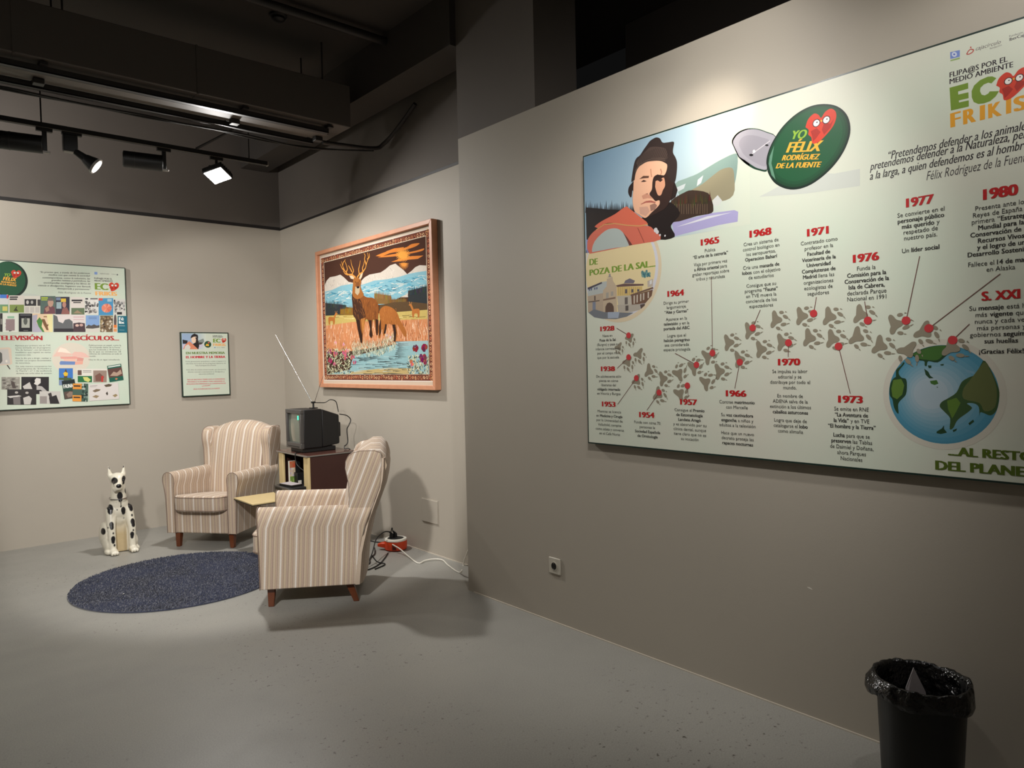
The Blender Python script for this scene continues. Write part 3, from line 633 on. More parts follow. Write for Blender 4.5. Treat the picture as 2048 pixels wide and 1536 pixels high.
# town vignette
tw = Ink(BB, 1, D0)
rr = 0.268; cc = (BB.px(1324, 590)[0]-rr, BB.px(1222, 646)[1]+rr)
def half(c, r, colr, lv, n=48):
    pts = [(max(0.009, c[0]+r*math.cos(t)), c[1]+r*math.sin(t)) for t in [2*math.pi*k/n for k in range(n)]]; tw.poly(pts, colr, lv, None, False)
half(cc, rr, (216, 200, 170), 0); half((cc[0], cc[1]+.004), rr*.93, (206, 206, 214), 0.2); half((cc[0]-.004, cc[1]+.008), rr*.88, (222, 204, 158), 0.4)
def T(p, c, lv): tw.poly(p, c, lv, KT, False)
T([(220, 820), (460, 715), (560, 700), (560, 910), (218, 960)], (178, 184, 182), 1); T([(215, 815), (455, 715), (465, 740), (220, 850)], (70, 66, 82), 1.2)
for x in (240, 270, 330, 365): T([(x, 870-(x-240)*.2), (x+18, 862-(x-240)*.2), (x+18, 825-(x-240)*.2), (x, 832-(x-240)*.2)], (70, 80, 120), 1.3)
T([(218, 960), (480, 905), (480, 1270), (330, 1310), (222, 1230)], (178, 160, 140), 1); T([(300, 1060), (352, 1055), (352, 1220), (300, 1230)], (124, 132, 150), 1.3); T([(330, 955), (350, 952), (350, 1030), (330, 1032)], (84, 70, 66), 1.3); T([(230, 1050), (420, 1025), (420, 1042), (230, 1068)], (96, 82, 76), 1.4)
T([(480, 860), (540, 790), (545, 660), (640, 632), (650, 700), (710, 790), (715, 1230), (480, 1260)], (190, 172, 148), 1.5); T([(545, 640), (575, 625), (580, 575), (605, 575), (612, 622), (640, 632)], (150, 142, 142), 1.6)
T([(518, 1250), (520, 1140), (550, 1080), (590, 1065), (635, 1085), (662, 1140), (665, 1240)], (96, 76, 66), 1.8); T([(530, 900), (575, 890), (575, 990), (530, 998)], (164, 158, 148), 1.8); T([(612, 882), (655, 876), (655, 950), (612, 958)], (164, 158, 148), 1.8); T([(480, 1010), (690, 970), (692, 1000), (480, 1038)], (132, 108, 92), 1.8)
T([(715, 800), (1150, 790), (1150, 900), (940, 945), (715, 955)], (214, 186, 118), 1.4)
for x in range(740, 1150, 32): T([(x, 800), (x+5, 800), (x+5, 945-(max(0, x-940))*.25), (x, 945-(max(0, x-940))*.25)], (108, 90, 80), 1.6)
T([(700, 775), (830, 745), (1170, 750), (1170, 778), (720, 800)], (104, 80, 78), 1.7); T([(835, 740), (860, 690), (935, 655), (1025, 695), (1000, 740)], (112, 106, 118), 1.9)
for x in (855, 960, 1065): T([(x, 840), (x+35, 838), (x+35, 910-(x-855)*.15), (x, 912-(x-855)*.15)], (90, 84, 92), 1.9)
T([(715, 955), (960, 945), (970, 1100), (860, 1115), (740, 1120)], (186, 178, 164), 1.3); T([(720, 1110), (1110, 1090), (1110, 1190), (960, 1230), (740, 1235)], (176, 168, 156), 1.3)
T([(850, 980), (900, 975), (900, 1095), (850, 1100)], (104, 96, 92), 1.9); T([(860, 1120), (912, 1115), (912, 1205), (860, 1210)], (92, 84, 80), 1.9)
T([(940, 935), (1330, 800), (1340, 830), (960, 955)], (110, 86, 76), 2); T([(960, 950), (1330, 845), (1310, 950), (1200, 1080), (970, 1105)], (112, 84, 68), 1.7)
for x in (1000, 1050, 1110, 1160, 1240): T([(x, 950-(x-1000)*.25), (x+24, 943-(x-1000)*.25), (x+22, 1085-(x-1000)*.4), (x, 1090-(x-1000)*.4)], (196, 186, 172), 1.9)
T([(1110, 1100), (1195, 1085), (1190, 1120), (1120, 1180)], (84, 70, 66), 1.9); T([(1235, 700), (1330, 660), (1330, 790), (1240, 810)], (184, 172, 160), 1.6); T([(1275, 695), (1312, 680), (1312, 745), (1275, 760)], (214, 214, 214), 1.8)
T([(230, 1240), (330, 1180), (500, 1230), (740, 1235), (1000, 1240), (880, 1310), (700, 1350), (480, 1345), (330, 1320)], (116, 120, 126), 2.1)
T([(560, 1230), (760, 1225), (740, 1330), (560, 1335)], (160, 170, 186), 2.3)
for k in range(30):
    q = BB.px(1150+(1140+rd.uniform(0, 140))/8.53, 480+(560+rd.uniform(-30, 60))/8.53); tw.disc(q, rd.uniform(.004, .010), rd.choice([(60, 110, 120), (84, 128, 128), (120, 156, 146)]), 2+k*.02, n=7)
tw.text('DE', (245, 432), (390, 415), 108, 'h', GRN, 3.2, KT); tw.text('POZA DE LA SAL...', (247, 611), (1375, 450), 106, 'h', GRN, 3.2, KT)
tw.build('town_vignette')
# globe
gb = Ink(BB, 1, D0)
gc = BB.px(1740+712/4.8, 660+618/4.8); e = BB.px(1740+183/4.8, 660+590/4.8); gr = (BB.px(1999, 790)[0]-BB.px(1778, 790)[0])/2; gc = ((BB.px(1999, 790)[0]+BB.px(1778, 790)[0])/2, (BB.px(1888, 690)[1]+BB.px(1890, 888)[1])/2)
gb.disc(gc, gr*1.12, (208, 204, 190), 0, n=48)
def sea(s, t):
    d = math.hypot(s-.36, t-.46); k = max(0, 1-d/.34); return (88+90*k, 152+34*k, 178+16*k)
gb.disc(gc, gr, (74, 138, 164), 0.5, n=56)
for i in range(9):
    k = i/9; gb.disc((gc[0]-gr*.22*k, gc[1]+gr*.02*k), gr*(.96-.72*k), tuple(a+(b-a)*k for a, b in zip((78, 142, 168), (176, 188, 196))), 0.7+0.15*i, n=40)
def G(p, c, lv):
    out = []
    for x, y in p:
        q = BB.px(1740+x/4.8, 660+y/4.8); d = Vector((q[0]-gc[0], q[1]-gc[1]))
        if d.length > gr*.995: d *= gr*.995/d.length
        out.append((gc[0]+d.x, gc[1]+d.y))
    gb.poly(out, c, lv)
DKG, MDG, LTG = (36, 66, 40), (66, 106, 48), (92, 124, 50)
G([(400, 240), (480, 190), (600, 150), (720, 142), (800, 150), (760, 215), (730, 250), (650, 312), (560, 300), (545, 345), (525, 340), (520, 300), (460, 290)], DKG, 2.4); G([(410, 235), (490, 195), (600, 160), (720, 150), (745, 200), (700, 245), (640, 290), (540, 285), (450, 270)], MDG, 2.6)
G([(250, 385), (300, 340), (320, 310), (330, 325), (275, 400), (300, 455), (345, 470), (355, 530), (345, 620), (290, 680), (270, 720), (275, 800), (255, 790), (230, 740), (215, 665), (190, 625), (190, 530), (220, 470), (258, 440)], DKG, 2.4); G([(225, 480), (300, 470), (330, 530), (310, 620), (260, 665), (215, 640), (205, 560)], LTG, 2.6)
G([(520, 370), (560, 400), (580, 440), (612, 462), (570, 465), (535, 430)], DKG, 2.4); G([(575, 490), (640, 480), (658, 515), (620, 528), (585, 515)], MDG, 2.4); G([(555, 340), (590, 340), (590, 365), (565, 368)], DKG, 2.4); G([(675, 330), (710, 325), (705, 342), (680, 342)], DKG, 2.4); G([(635, 545), (655, 545), (650, 556)], DKG, 2.4)
G([(1090, 290), (1160, 360), (1240, 560), (1240, 660), (1215, 770), (1160, 820), (1100, 800), (1060, 790), (1050, 825), (1045, 740), (1000, 705), (930, 705), (980, 745), (940, 790), (870, 840), (830, 880), (800, 940), (765, 950), (770, 850), (720, 790), (670, 735), (690, 690), (750, 655), (830, 600), (880, 500), (960, 450), (1030, 420)], (58, 84, 48), 2.4)
G([(1090, 310), (1150, 380), (1215, 560), (1200, 740), (1100, 780), (1050, 700), (900, 660), (900, 560), (980, 460)], (96, 104, 62), 2.6); G([(740, 680), (830, 650), (870, 700), (830, 780), (790, 850), (750, 760)], LTG, 2.7)
G([(640, 975), (690, 945), (710, 915), (712, 950), (740, 985), (680, 998), (640, 990)], DKG, 2.4); G([(945, 895), (990, 860), (1000, 880), (955, 915)], DKG, 2.4); G([(795, 960), (835, 945), (830, 965), (800, 980)], DKG, 2.4); G([(910, 375), (1000, 400), (1010, 425), (930, 405)], (120, 160, 180), 2.3)
gb.build('globe_print')
# paw prints
pw = Ink(BB, 0, 0)
PC = (142, 134, 116)
pw.poly([(-.50, .30), (-.42, .46), (-.28, .40), (-.14, .20), (.06, .12), (.14, 0), (.06, -.12), (-.14, -.22), (-.30, -.44), (-.44, -.44), (-.48, -.26), (-.40, 0)], PC)
for c, r, a in (((.02, .40), (.13, .085), .1), ((.28, .20), (.17, .085), -.35), ((.24, -.20), (.17, .09), .3), ((-.02, -.44), (.14, .085), -.25)): pw.disc(c, r[0], PC, 0, r[1], a, 14)
for p, q in (((.22, .46), (.32, .44)), ((.46, .12), (.58, .04)), ((.42, -.16), (.56, -.10)), ((.14, -.50), (.24, -.52))): pw.stroke(p, q, .06, PC, 0, .02)
paw_me = None
PAWS = [(K6, 610, 230, -72, .8), (K6, 492, 320, -62, .72), (K6, 715, 405, -62, .9), (K6, 592, 492, -64, .9), (K6, 700, 690, -48, .9), (K6, 842, 572, -22, .95), (K6, 998, 640, 4, .98), (K6, 940, 832, -28, .98), (K6, 1160, 560, 48, 1), (K6, 1175, 782, 42, 1), (K6, 1332, 500, 30, 1), (K6, 1487, 382, 24, 1), (K6, 1465, 665, 30, 1), (K6, 1622, 560, 4, 1), (K6, 1725, 243, 2, 1), (K6, 1842, 430, 2, 1),
        (K7, 662, 195, 0, 1), (K7, 882, 122, 0, 1), (K7, 1162, 86, -12, 1), (K7, 1402, 96, -10, 1), (K7, 1652, 86, -28, 1), (K7, 1890, 175, -24, 1), (K4, 300, 1222, 0, 1), (K4, 582, 1112, -10, 1), (K4, 855, 1070, -4, 1), (K4, 1152, 1082, -14, 1), (K4, 1485, 1062, -16, 1), (K5, 265, 1216, 4, 1), (K5, 512, 1312, -42, 1), (K5, 352, 1490, -66, 1), (K5, 762, 1440, -24, 1)]
for k, x, y, a, sc in PAWS:
    u, v = BB.px(k[0]+x/k[2], k[1]+y/k[2])
    if paw_me is None:
        o = pw.build('paw_print', 'print', bt); paw_me = o.data
    else:
        o = bpy.data.objects.new('paw_print', paw_me); col.objects.link(o); o.parent = bt
    o.location = (u, -D0-0.0009, v); o.rotation_euler = (0, -math.radians(a), 0); s_ = 0.082*sc; o.scale = (s_, 1, s_)
    if y > 1400 and k is K5: o.location.y -= 0.0008
# leader lines with red dots
DOTS = [(K6, (460, 90), (590, 168)), (K6, (465, 530), (590, 408)), (K6, (470, 925), (675, 637)), (K6, (790, 990), (925, 795)), (K6, (1245, 845), (1235, 720)), (K6, (1100, 365), (1335, 492)), (K6, (1497, -480), (1510, 362)), (K6, (1755, 750), (1810, 462)), (K4, (375, 1005), (295, 1195)), (K7, (905, 275), (908, 130)), (K4, (970, 870), (940, 1043)), (K7, (1540, 650), (1420, 167)), (K4, (1480, 915), (1515, 1118)), (K5, (437, 625), (318, 1190)), (K5, (1145, 780), (518, 1258)), (K5, (875, 1220), (727, 1362))]
for k, p, q in DOTS:
    Ink(BB, 6, D0).stroke(p, q, 0.0028, (110, 70, 64), 0, px=k).build('leader_line')
    Ink(BB, 8, D0).disc(BB.px(k[0]+q[0]/k[2], k[1]+q[1]/k[2]), 0.0155, (196, 62, 66), 0, n=20).build('timeline_dot')
# years and captions
CAPS = [
 ('1928', (1200.7, 1229.3, 661.5), 9.5, (1215.2, 673.7), (1216.3, 717), ['Nace en', '*Poza de la Sal*', '(Burgos) y pasa su', 'infancia correteando', 'por el campo más', 'que por la escuela'], (3, 49), 5.2),
 ('1938', (1202, 1230.3, 742), 9.5, (1217.3, 755.2), (1217.6, 789.5), ['De adolescente sólo', 'piensa en cómo', 'liberarse del', '*obligado internado*', 'en Vitoria y Burgos'], (0, 49.5), 5.2),
 ('1953', (1204, 1231.5, 813), 10, (1218.6, 825.6), (1219.4, 870), ['Mientras se licencia', 'en *Medicina y Cirugía*', 'por la Universidad de', 'Valladolid, compite', 'como atleta y conversa', 'en el Café Norte'], (1, 52), 5.2),
 ('1954', (1278.5, 1309.5, 835), 11, (1294.6, 847.8), (1295.2, 875.1), ['Funda con otras 70', 'personas la', '*Sociedad Española*', '*de Ornitología*'], (0, 52.5), 5.6),
 ('1957', (1360.5, 1394.8, 809.5), 11.5, (1378.6, 823.2), (1379.7, 881), ['Consigue el *Premio*', '*de Estomatología*', '*Landete Aragó*', 'y es absorvido por su', 'clínica dental, aunque', 'tiene claro que no es', 'su vocación'], (4, 65), 6),
 ('1964', (1335, 1368.8, 592), 12, (1352.4, 607.2), (1353.7, 701.6), ['Dirige su primer', 'largometraje', '*“Alas y Garras”*', '~', 'Aparece en la', '*televisión* y en la', '*portada del ABC*', '~', 'Logra que el', '*halcón peregrino*', 'sea considerada', 'especie protegida'], (9, 53.5), 6.2),
 ('1965', (1401.6, 1439, 488.5), 13, (1420.3, 503.3), (1421, 558.5), ['Publica', '*“El arte de la cetrería”*', '~', 'Viaja por primera vez', '*a África oriental* para', 'grabar reportajes sobre', 'tribus y naturaleza'], (1, 70), 6.8),
 ('1966', (1451.7, 1493.3, 792.8), 12.5, (1473.6, 807.4), (1475.2, 890.4), ['Contrae *matrimonio*', 'con Marcelle', '~', 'Su *voz cautivadora*', '*engancha* a niños y', 'adultos a la televisión', '~', 'Hace que un nuevo', 'decreto proteja las', '*rapaces nocturnas*'], (0, 70.5), 6.6),
 ('1968', (1499, 1543.5, 472), 14.5, (1521.7, 487.5), (1522.4, 614.5), ['Crea un sistema de', 'control biológico en', 'los aeropuertos,', '*Operacion Baharí*', '~', 'Cría una *manada de*', '*lobos* con el objetivo', 'de estudiarlos', '~', 'Consigue que su', 'programa *“Fauna”*', 'en TVE mueva la', 'conciencia de los', 'espectadores'], (1, 73), 7.2),
 ('1970', (1556, 1601, 730.3), 13.5, (1579.3, 746), (1581, 866), ['Se impulsa su labor', 'editorial y se', 'distribuye por todo el', 'mundo.', '~', 'En nombre de', 'ADENA salva de la', 'extinción a los últimos', '*caballos asturcones*', '~', 'Logra que deje de', 'catalogarse el *lobo*', 'como alimaña'], (6, 82), 7.2),
 ('1971', (1614, 1657.7, 470), 15.5, (1637.8, 486), (1636.4, 589.5), ['Contratado como', 'profesor en la', '*Facultad de*', '*Veterinaria de la*', '*Universidad*', '*Complutense de*', '*Madrid* llena las', 'organizaciones', 'ecologistas de', 'seguidores'], (0, 73.5), 7.8),
 ('1973', (1676.3, 1726, 805.5), 14.5, (1702.5, 822), (1703, 921.7), ['Se emite en RNE', '*“La Aventura de*', '*la Vida”* y en TVE', '*“El hombre y la Tierra”*', '~', '*Lucha* para que se', '*preserven* las Tablas', 'de Daimiel y Doñana,', 'ahora Parques', 'Nacionales'], (3, 95), 8.2),
 ('1976', (1705.8, 1758.7, 522.5), 16.5, (1732.7, 539.8), (1733, 600), ['Funda la', '*Comisión para la*', '*Conservación de la*', '*Isla de Cabrera,*', 'declarada Parque', 'Nacional en 1991'], (2, 89), 8.8),
 ('1977', (1812, 1868, 410.5), 18.5, (1841, 428.5), (1841, 502), ['Se convierte en el', '*personaje público*', '*más querido* y', 'respetado de', 'nuestro país.', '~', '~', 'Un *líder social*'], (1, 93), 9.2),
 ('1980', (1966, 2037, 394.5), 22, (2001.5, 414.5), (2001.5, 541), ['Presenta ante los', 'Reyes de España la', 'primera *“Estrategia*', '*Mundial para la*', '*Conservación de los*', '*Recursos Vivos*', '*y el logro de un*', '*Desarrollo Sostenido”*', '~', 'Fallece el *14 de marzo*', 'en Alaska'], (3, 92), 9.8),
 ('S. XXI', (1963, 2041, 599), 19, (2002, 618), (2002, 706.7), ['Su *mensaje* está hoy', 'más *vigente* que', 'nunca y cada vez', 'más personas y', 'gobiernos *seguimos*', '*sus huellas*', '~', '*¡Gracias Félix!*'], (6, 90), 9.6),
]
for yr, (x0, x1, yb), cap, f, l, lines, wid, tc in CAPS:
    k = Ink(BB, 5, D0)
    u0, v0 = BB.px((x0+x1)/2, yb); ua = BB.px(x0, yb)[0]; ub = BB.px(x1, yb)[0]; vc = BB.px((x0+x1)/2, yb-cap)[1]-v0
    k.text(yr, (ua, v0), (ub, v0), vc, 'h', RED); k.build('year_heading')
    for part in range(1+lines.count('~')):
        k = Ink(BB, 5, D0).block(f, l, lines, wid, tc, part=part)
        if k.v: k.build('caption_text')
tt = Ink(BB, 5, D0)
tt.text('...AL RESTO', (748, 1200), (1582, 1262), 84, 'h', (84, 104, 30), 0, K8); tt.text('DEL PLANETA', (627, 1338), (1750, 1428), 90, 'h', (84, 104, 30), 0, K8); tt.build('closing_title')

# ---- press panel on the back wall (runs out of the picture at the left)
lt, LB = make_board('press_panel', 'pale green panel of magazine covers headed televisión and fascículos', 'y', CB, False, -0.62, 1.226, 2.332, 1.302, 0.028, 'sheet2', 0.007)
lt['category'] = 'exhibition panel'
KA, KC = (0, 500, 7.314), (0, 640, 7.314)
li = Ink(LB, 1, D0)
bc = LB.px(140/7.314, 500+432/7.314)
li.disc((bc[0]+.06, bc[1]-.16), .2, (196, 204, 192), 0, .05); li.disc(bc, .132, (20, 40, 32), 0.5, .175*.9, n=40); li.disc((bc[0]-.008, bc[1]+.004), .122, (30, 82, 54), 0.8, .148, n=40)
li.text('YO', (65, 380), (155, 385), 42, 'hi', (140, 178, 56), 2, KA); heart(li, LB.px(236/7.314, 500+352/7.314), .075, 2)
li.text('FÉLIX', (40, 440), (245, 462), 52, 'hi', (238, 172, 56), 2, KA); li.text('RODRÍGUEZ', (15, 475), (240, 500), 26, 'hi', (238, 172, 56), 2, KA); li.text('DE LA FUENTE', (-20, 505), (245, 535), 26, 'hi', (238, 172, 56), 2, KA)
li.build('badge_print')
lq = Ink(LB, 1, D0)
for s, x0, x1, y in (('“Es preciso que, a través de los poderosos', 585, 1315, 348), ('medios con que cuenta la sociedad', 710, 1318, 386), ('contemporánea, como la televisión, las', 622, 1320, 428), ('grandes revistas y periódicos, las', 750, 1320, 464), ('enciclopedias zoológicas y los libros de', 638, 1322, 503), ('ciencia o divulgación, hagamos una llamada', 555, 1325, 544), ('desesperada y permanente”', 835, 1330, 584)):
    lq.text(s, (x0, y-(x1-x0)*0.02), (x1, y+3), 25, 'bi', (56, 58, 56), 0, KA)
lq.text('Félix Rodríguez de la Fuente', (850, 632), (1332, 642), 25, 'i', (84, 86, 82), 0, KA); lq.build('quotation_print')
ll = Ink(LB, 1, D0)
ll.text('FLIPA@S POR EL', (1378, 424), (1640, 436), 24, 'b', (50, 46, 48), 0, KA); ll.text('MEDIO AMBIENTE', (1380, 460), (1650, 468), 24, 'b', (50, 46, 48), 0, KA)
ll.text('EC', (1388, 578), (1588, 586), 98, 'h', GRN, 0, KA); heart(ll, LB.px(1666/7.314, 500+538/7.314), .088, 1); ll.text('FRIKIS', (1395, 664), (1715, 670), 60, 'h', (232, 172, 100), 0.4, KA)
ll.build('logo_print'); ll = Ink(LB, 1, D0)
ll.poly([(1380, 320), (1425, 322), (1424, 360), (1380, 358)], (130, 156, 206), 0, KA); ll.text('cajacírculo', (1460, 352), (1598, 360), 24, 'i', (120, 116, 114), 0, KA); ll.text('Fundación', (1632, 360), (1695, 364), 14, 'r', (110, 106, 104), 0, KA); ll.disc((1716, 362), 11, (96, 96, 100), 0, px=KA, n=10); ll.build('logo_print')
lh = Ink(LB, 2, D0)
lh.text('TELEVISIÓN', (-72, 1318), (625, 1320), 70, 'h', (176, 40, 44), 0, KA); lh.build('heading'); lh = Ink(LB, 2, D0); lh.text('FASCÍCULOS...', (972, 1320), (1745, 1322), 70, 'h', (176, 40, 44), 0, KA); lh.build('heading')
lp = Ink(LB, 2, D0)
for s, y in (('Aparece por primera vez en TVE', 384), ('como invitado en el programa', 416), ('“Fin de Semana”, con tal impacto', 449), ('mediático que repitió en varias', 484), ('Esto le dio pie a dirigir, realizar y', 569), ('escribir sus propios documentales', 603), ('De esta manera comenzaron los', 689), ('124 programas de “El Hombre y', 722), ('la Tierra”, nº 1 de audiencia', 755), ('durante sus ocho años de emisión', 790)):
    o_ = 18*(y-384)/400; lp.text(s, (220+o_, y), (738+o_, y-2), 21, 'r', (64, 66, 62), 0, KC)
for s, y, x1 in (('ocasiones más.', 520, 456), ('de naturaleza.', 638, 445)): lp.text(s, (226, y), (x1, y), 21, 'r', (64, 66, 62), 0, KC)
lp.build('body_text'); lp = Ink(LB, 2, D0)
for s, y, x1 in (('Publicaciones en papel, como la', 380, 1770), ('“Enciclopedia Salvat de la Fauna”', 411, 1768), ('que fue traducida a 14 idiomas y', 443, 1772), ('de la que se vendieron 18', 474, 1768), ('millones de volúmenes en todo el', 504, 1776), ('mundo.', 538, 1406), ('Hoy en día se sigue consultando.', 590, 1758)): lp.text(s, (1300, y), (x1, y), 21, 'r', (64, 66, 62), 0, KC)
lp.build('body_text')
def tile(k, x0, y0, x1, y1, base, shapes=(), blob=None, rot=0.0, lv=0.0):
    q = Ink(LB, 3+lv*3+(3 if y0 == 1015 else 0)+(2 if x0 in (578, 1122) else 0), D0); cx, cy = (x0+x1)/2, (y0+y1)/2; ca, sa = math.cos(rot), math.sin(rot)
    f = lambda x, y: LB.px(k[0]+(cx+(x-cx)*ca-(y-cy)*sa)/k[2], k[1]+(cy+(x-cx)*sa+(y-cy)*ca)/k[2])
    q.poly([f(x0, y0), f(x1, y0), f(x1, y1), f(x0, y1)], base)
    if blob:
        rr = random.Random(int(x0*7+y0)); bx0, by0, bx1, by1, cols, n = blob
        for i in range(n):
            X, Y = x0+(x1-x0)*rr.uniform(bx0, bx1), y0+(y1-y0)*rr.uniform(by0, by1); s1 = (x1-x0)*rr.uniform(.05, .13); s2 = (y1-y0)*rr.uniform(.04, .10)
            m = rr.randint(5, 7); q.poly([f(min(max(X+s1*math.cos(6.283*j/m+i), x0), x1), min(max(Y+s2*math.sin(6.283*j/m+i), y0), y1)) for j in range(m)], rr.choice(cols), 0.5+i*0.015)
    for i, (pts, c) in enumerate(shapes):
        q.poly([f(x0+(x1-x0)*a, y0+(y1-y0)*b) for a, b in pts], c, 1.2+i*.12, None, False)
    return q
Rr = lambda a, b, c, d: [(a, b), (c, b), (c, d), (a, d)]
BWs = [(36, 34, 36), (220, 218, 214), (120, 118, 116), (64, 60, 60), (180, 176, 172)]
SKIN, = [(206, 158, 136)]
face = lambda cx, cy, r, c=(206, 158, 136): ([(cx+r*math.cos(t*.785), cy+1.3*r*math.sin(t*.785)) for t in range(8)], c)
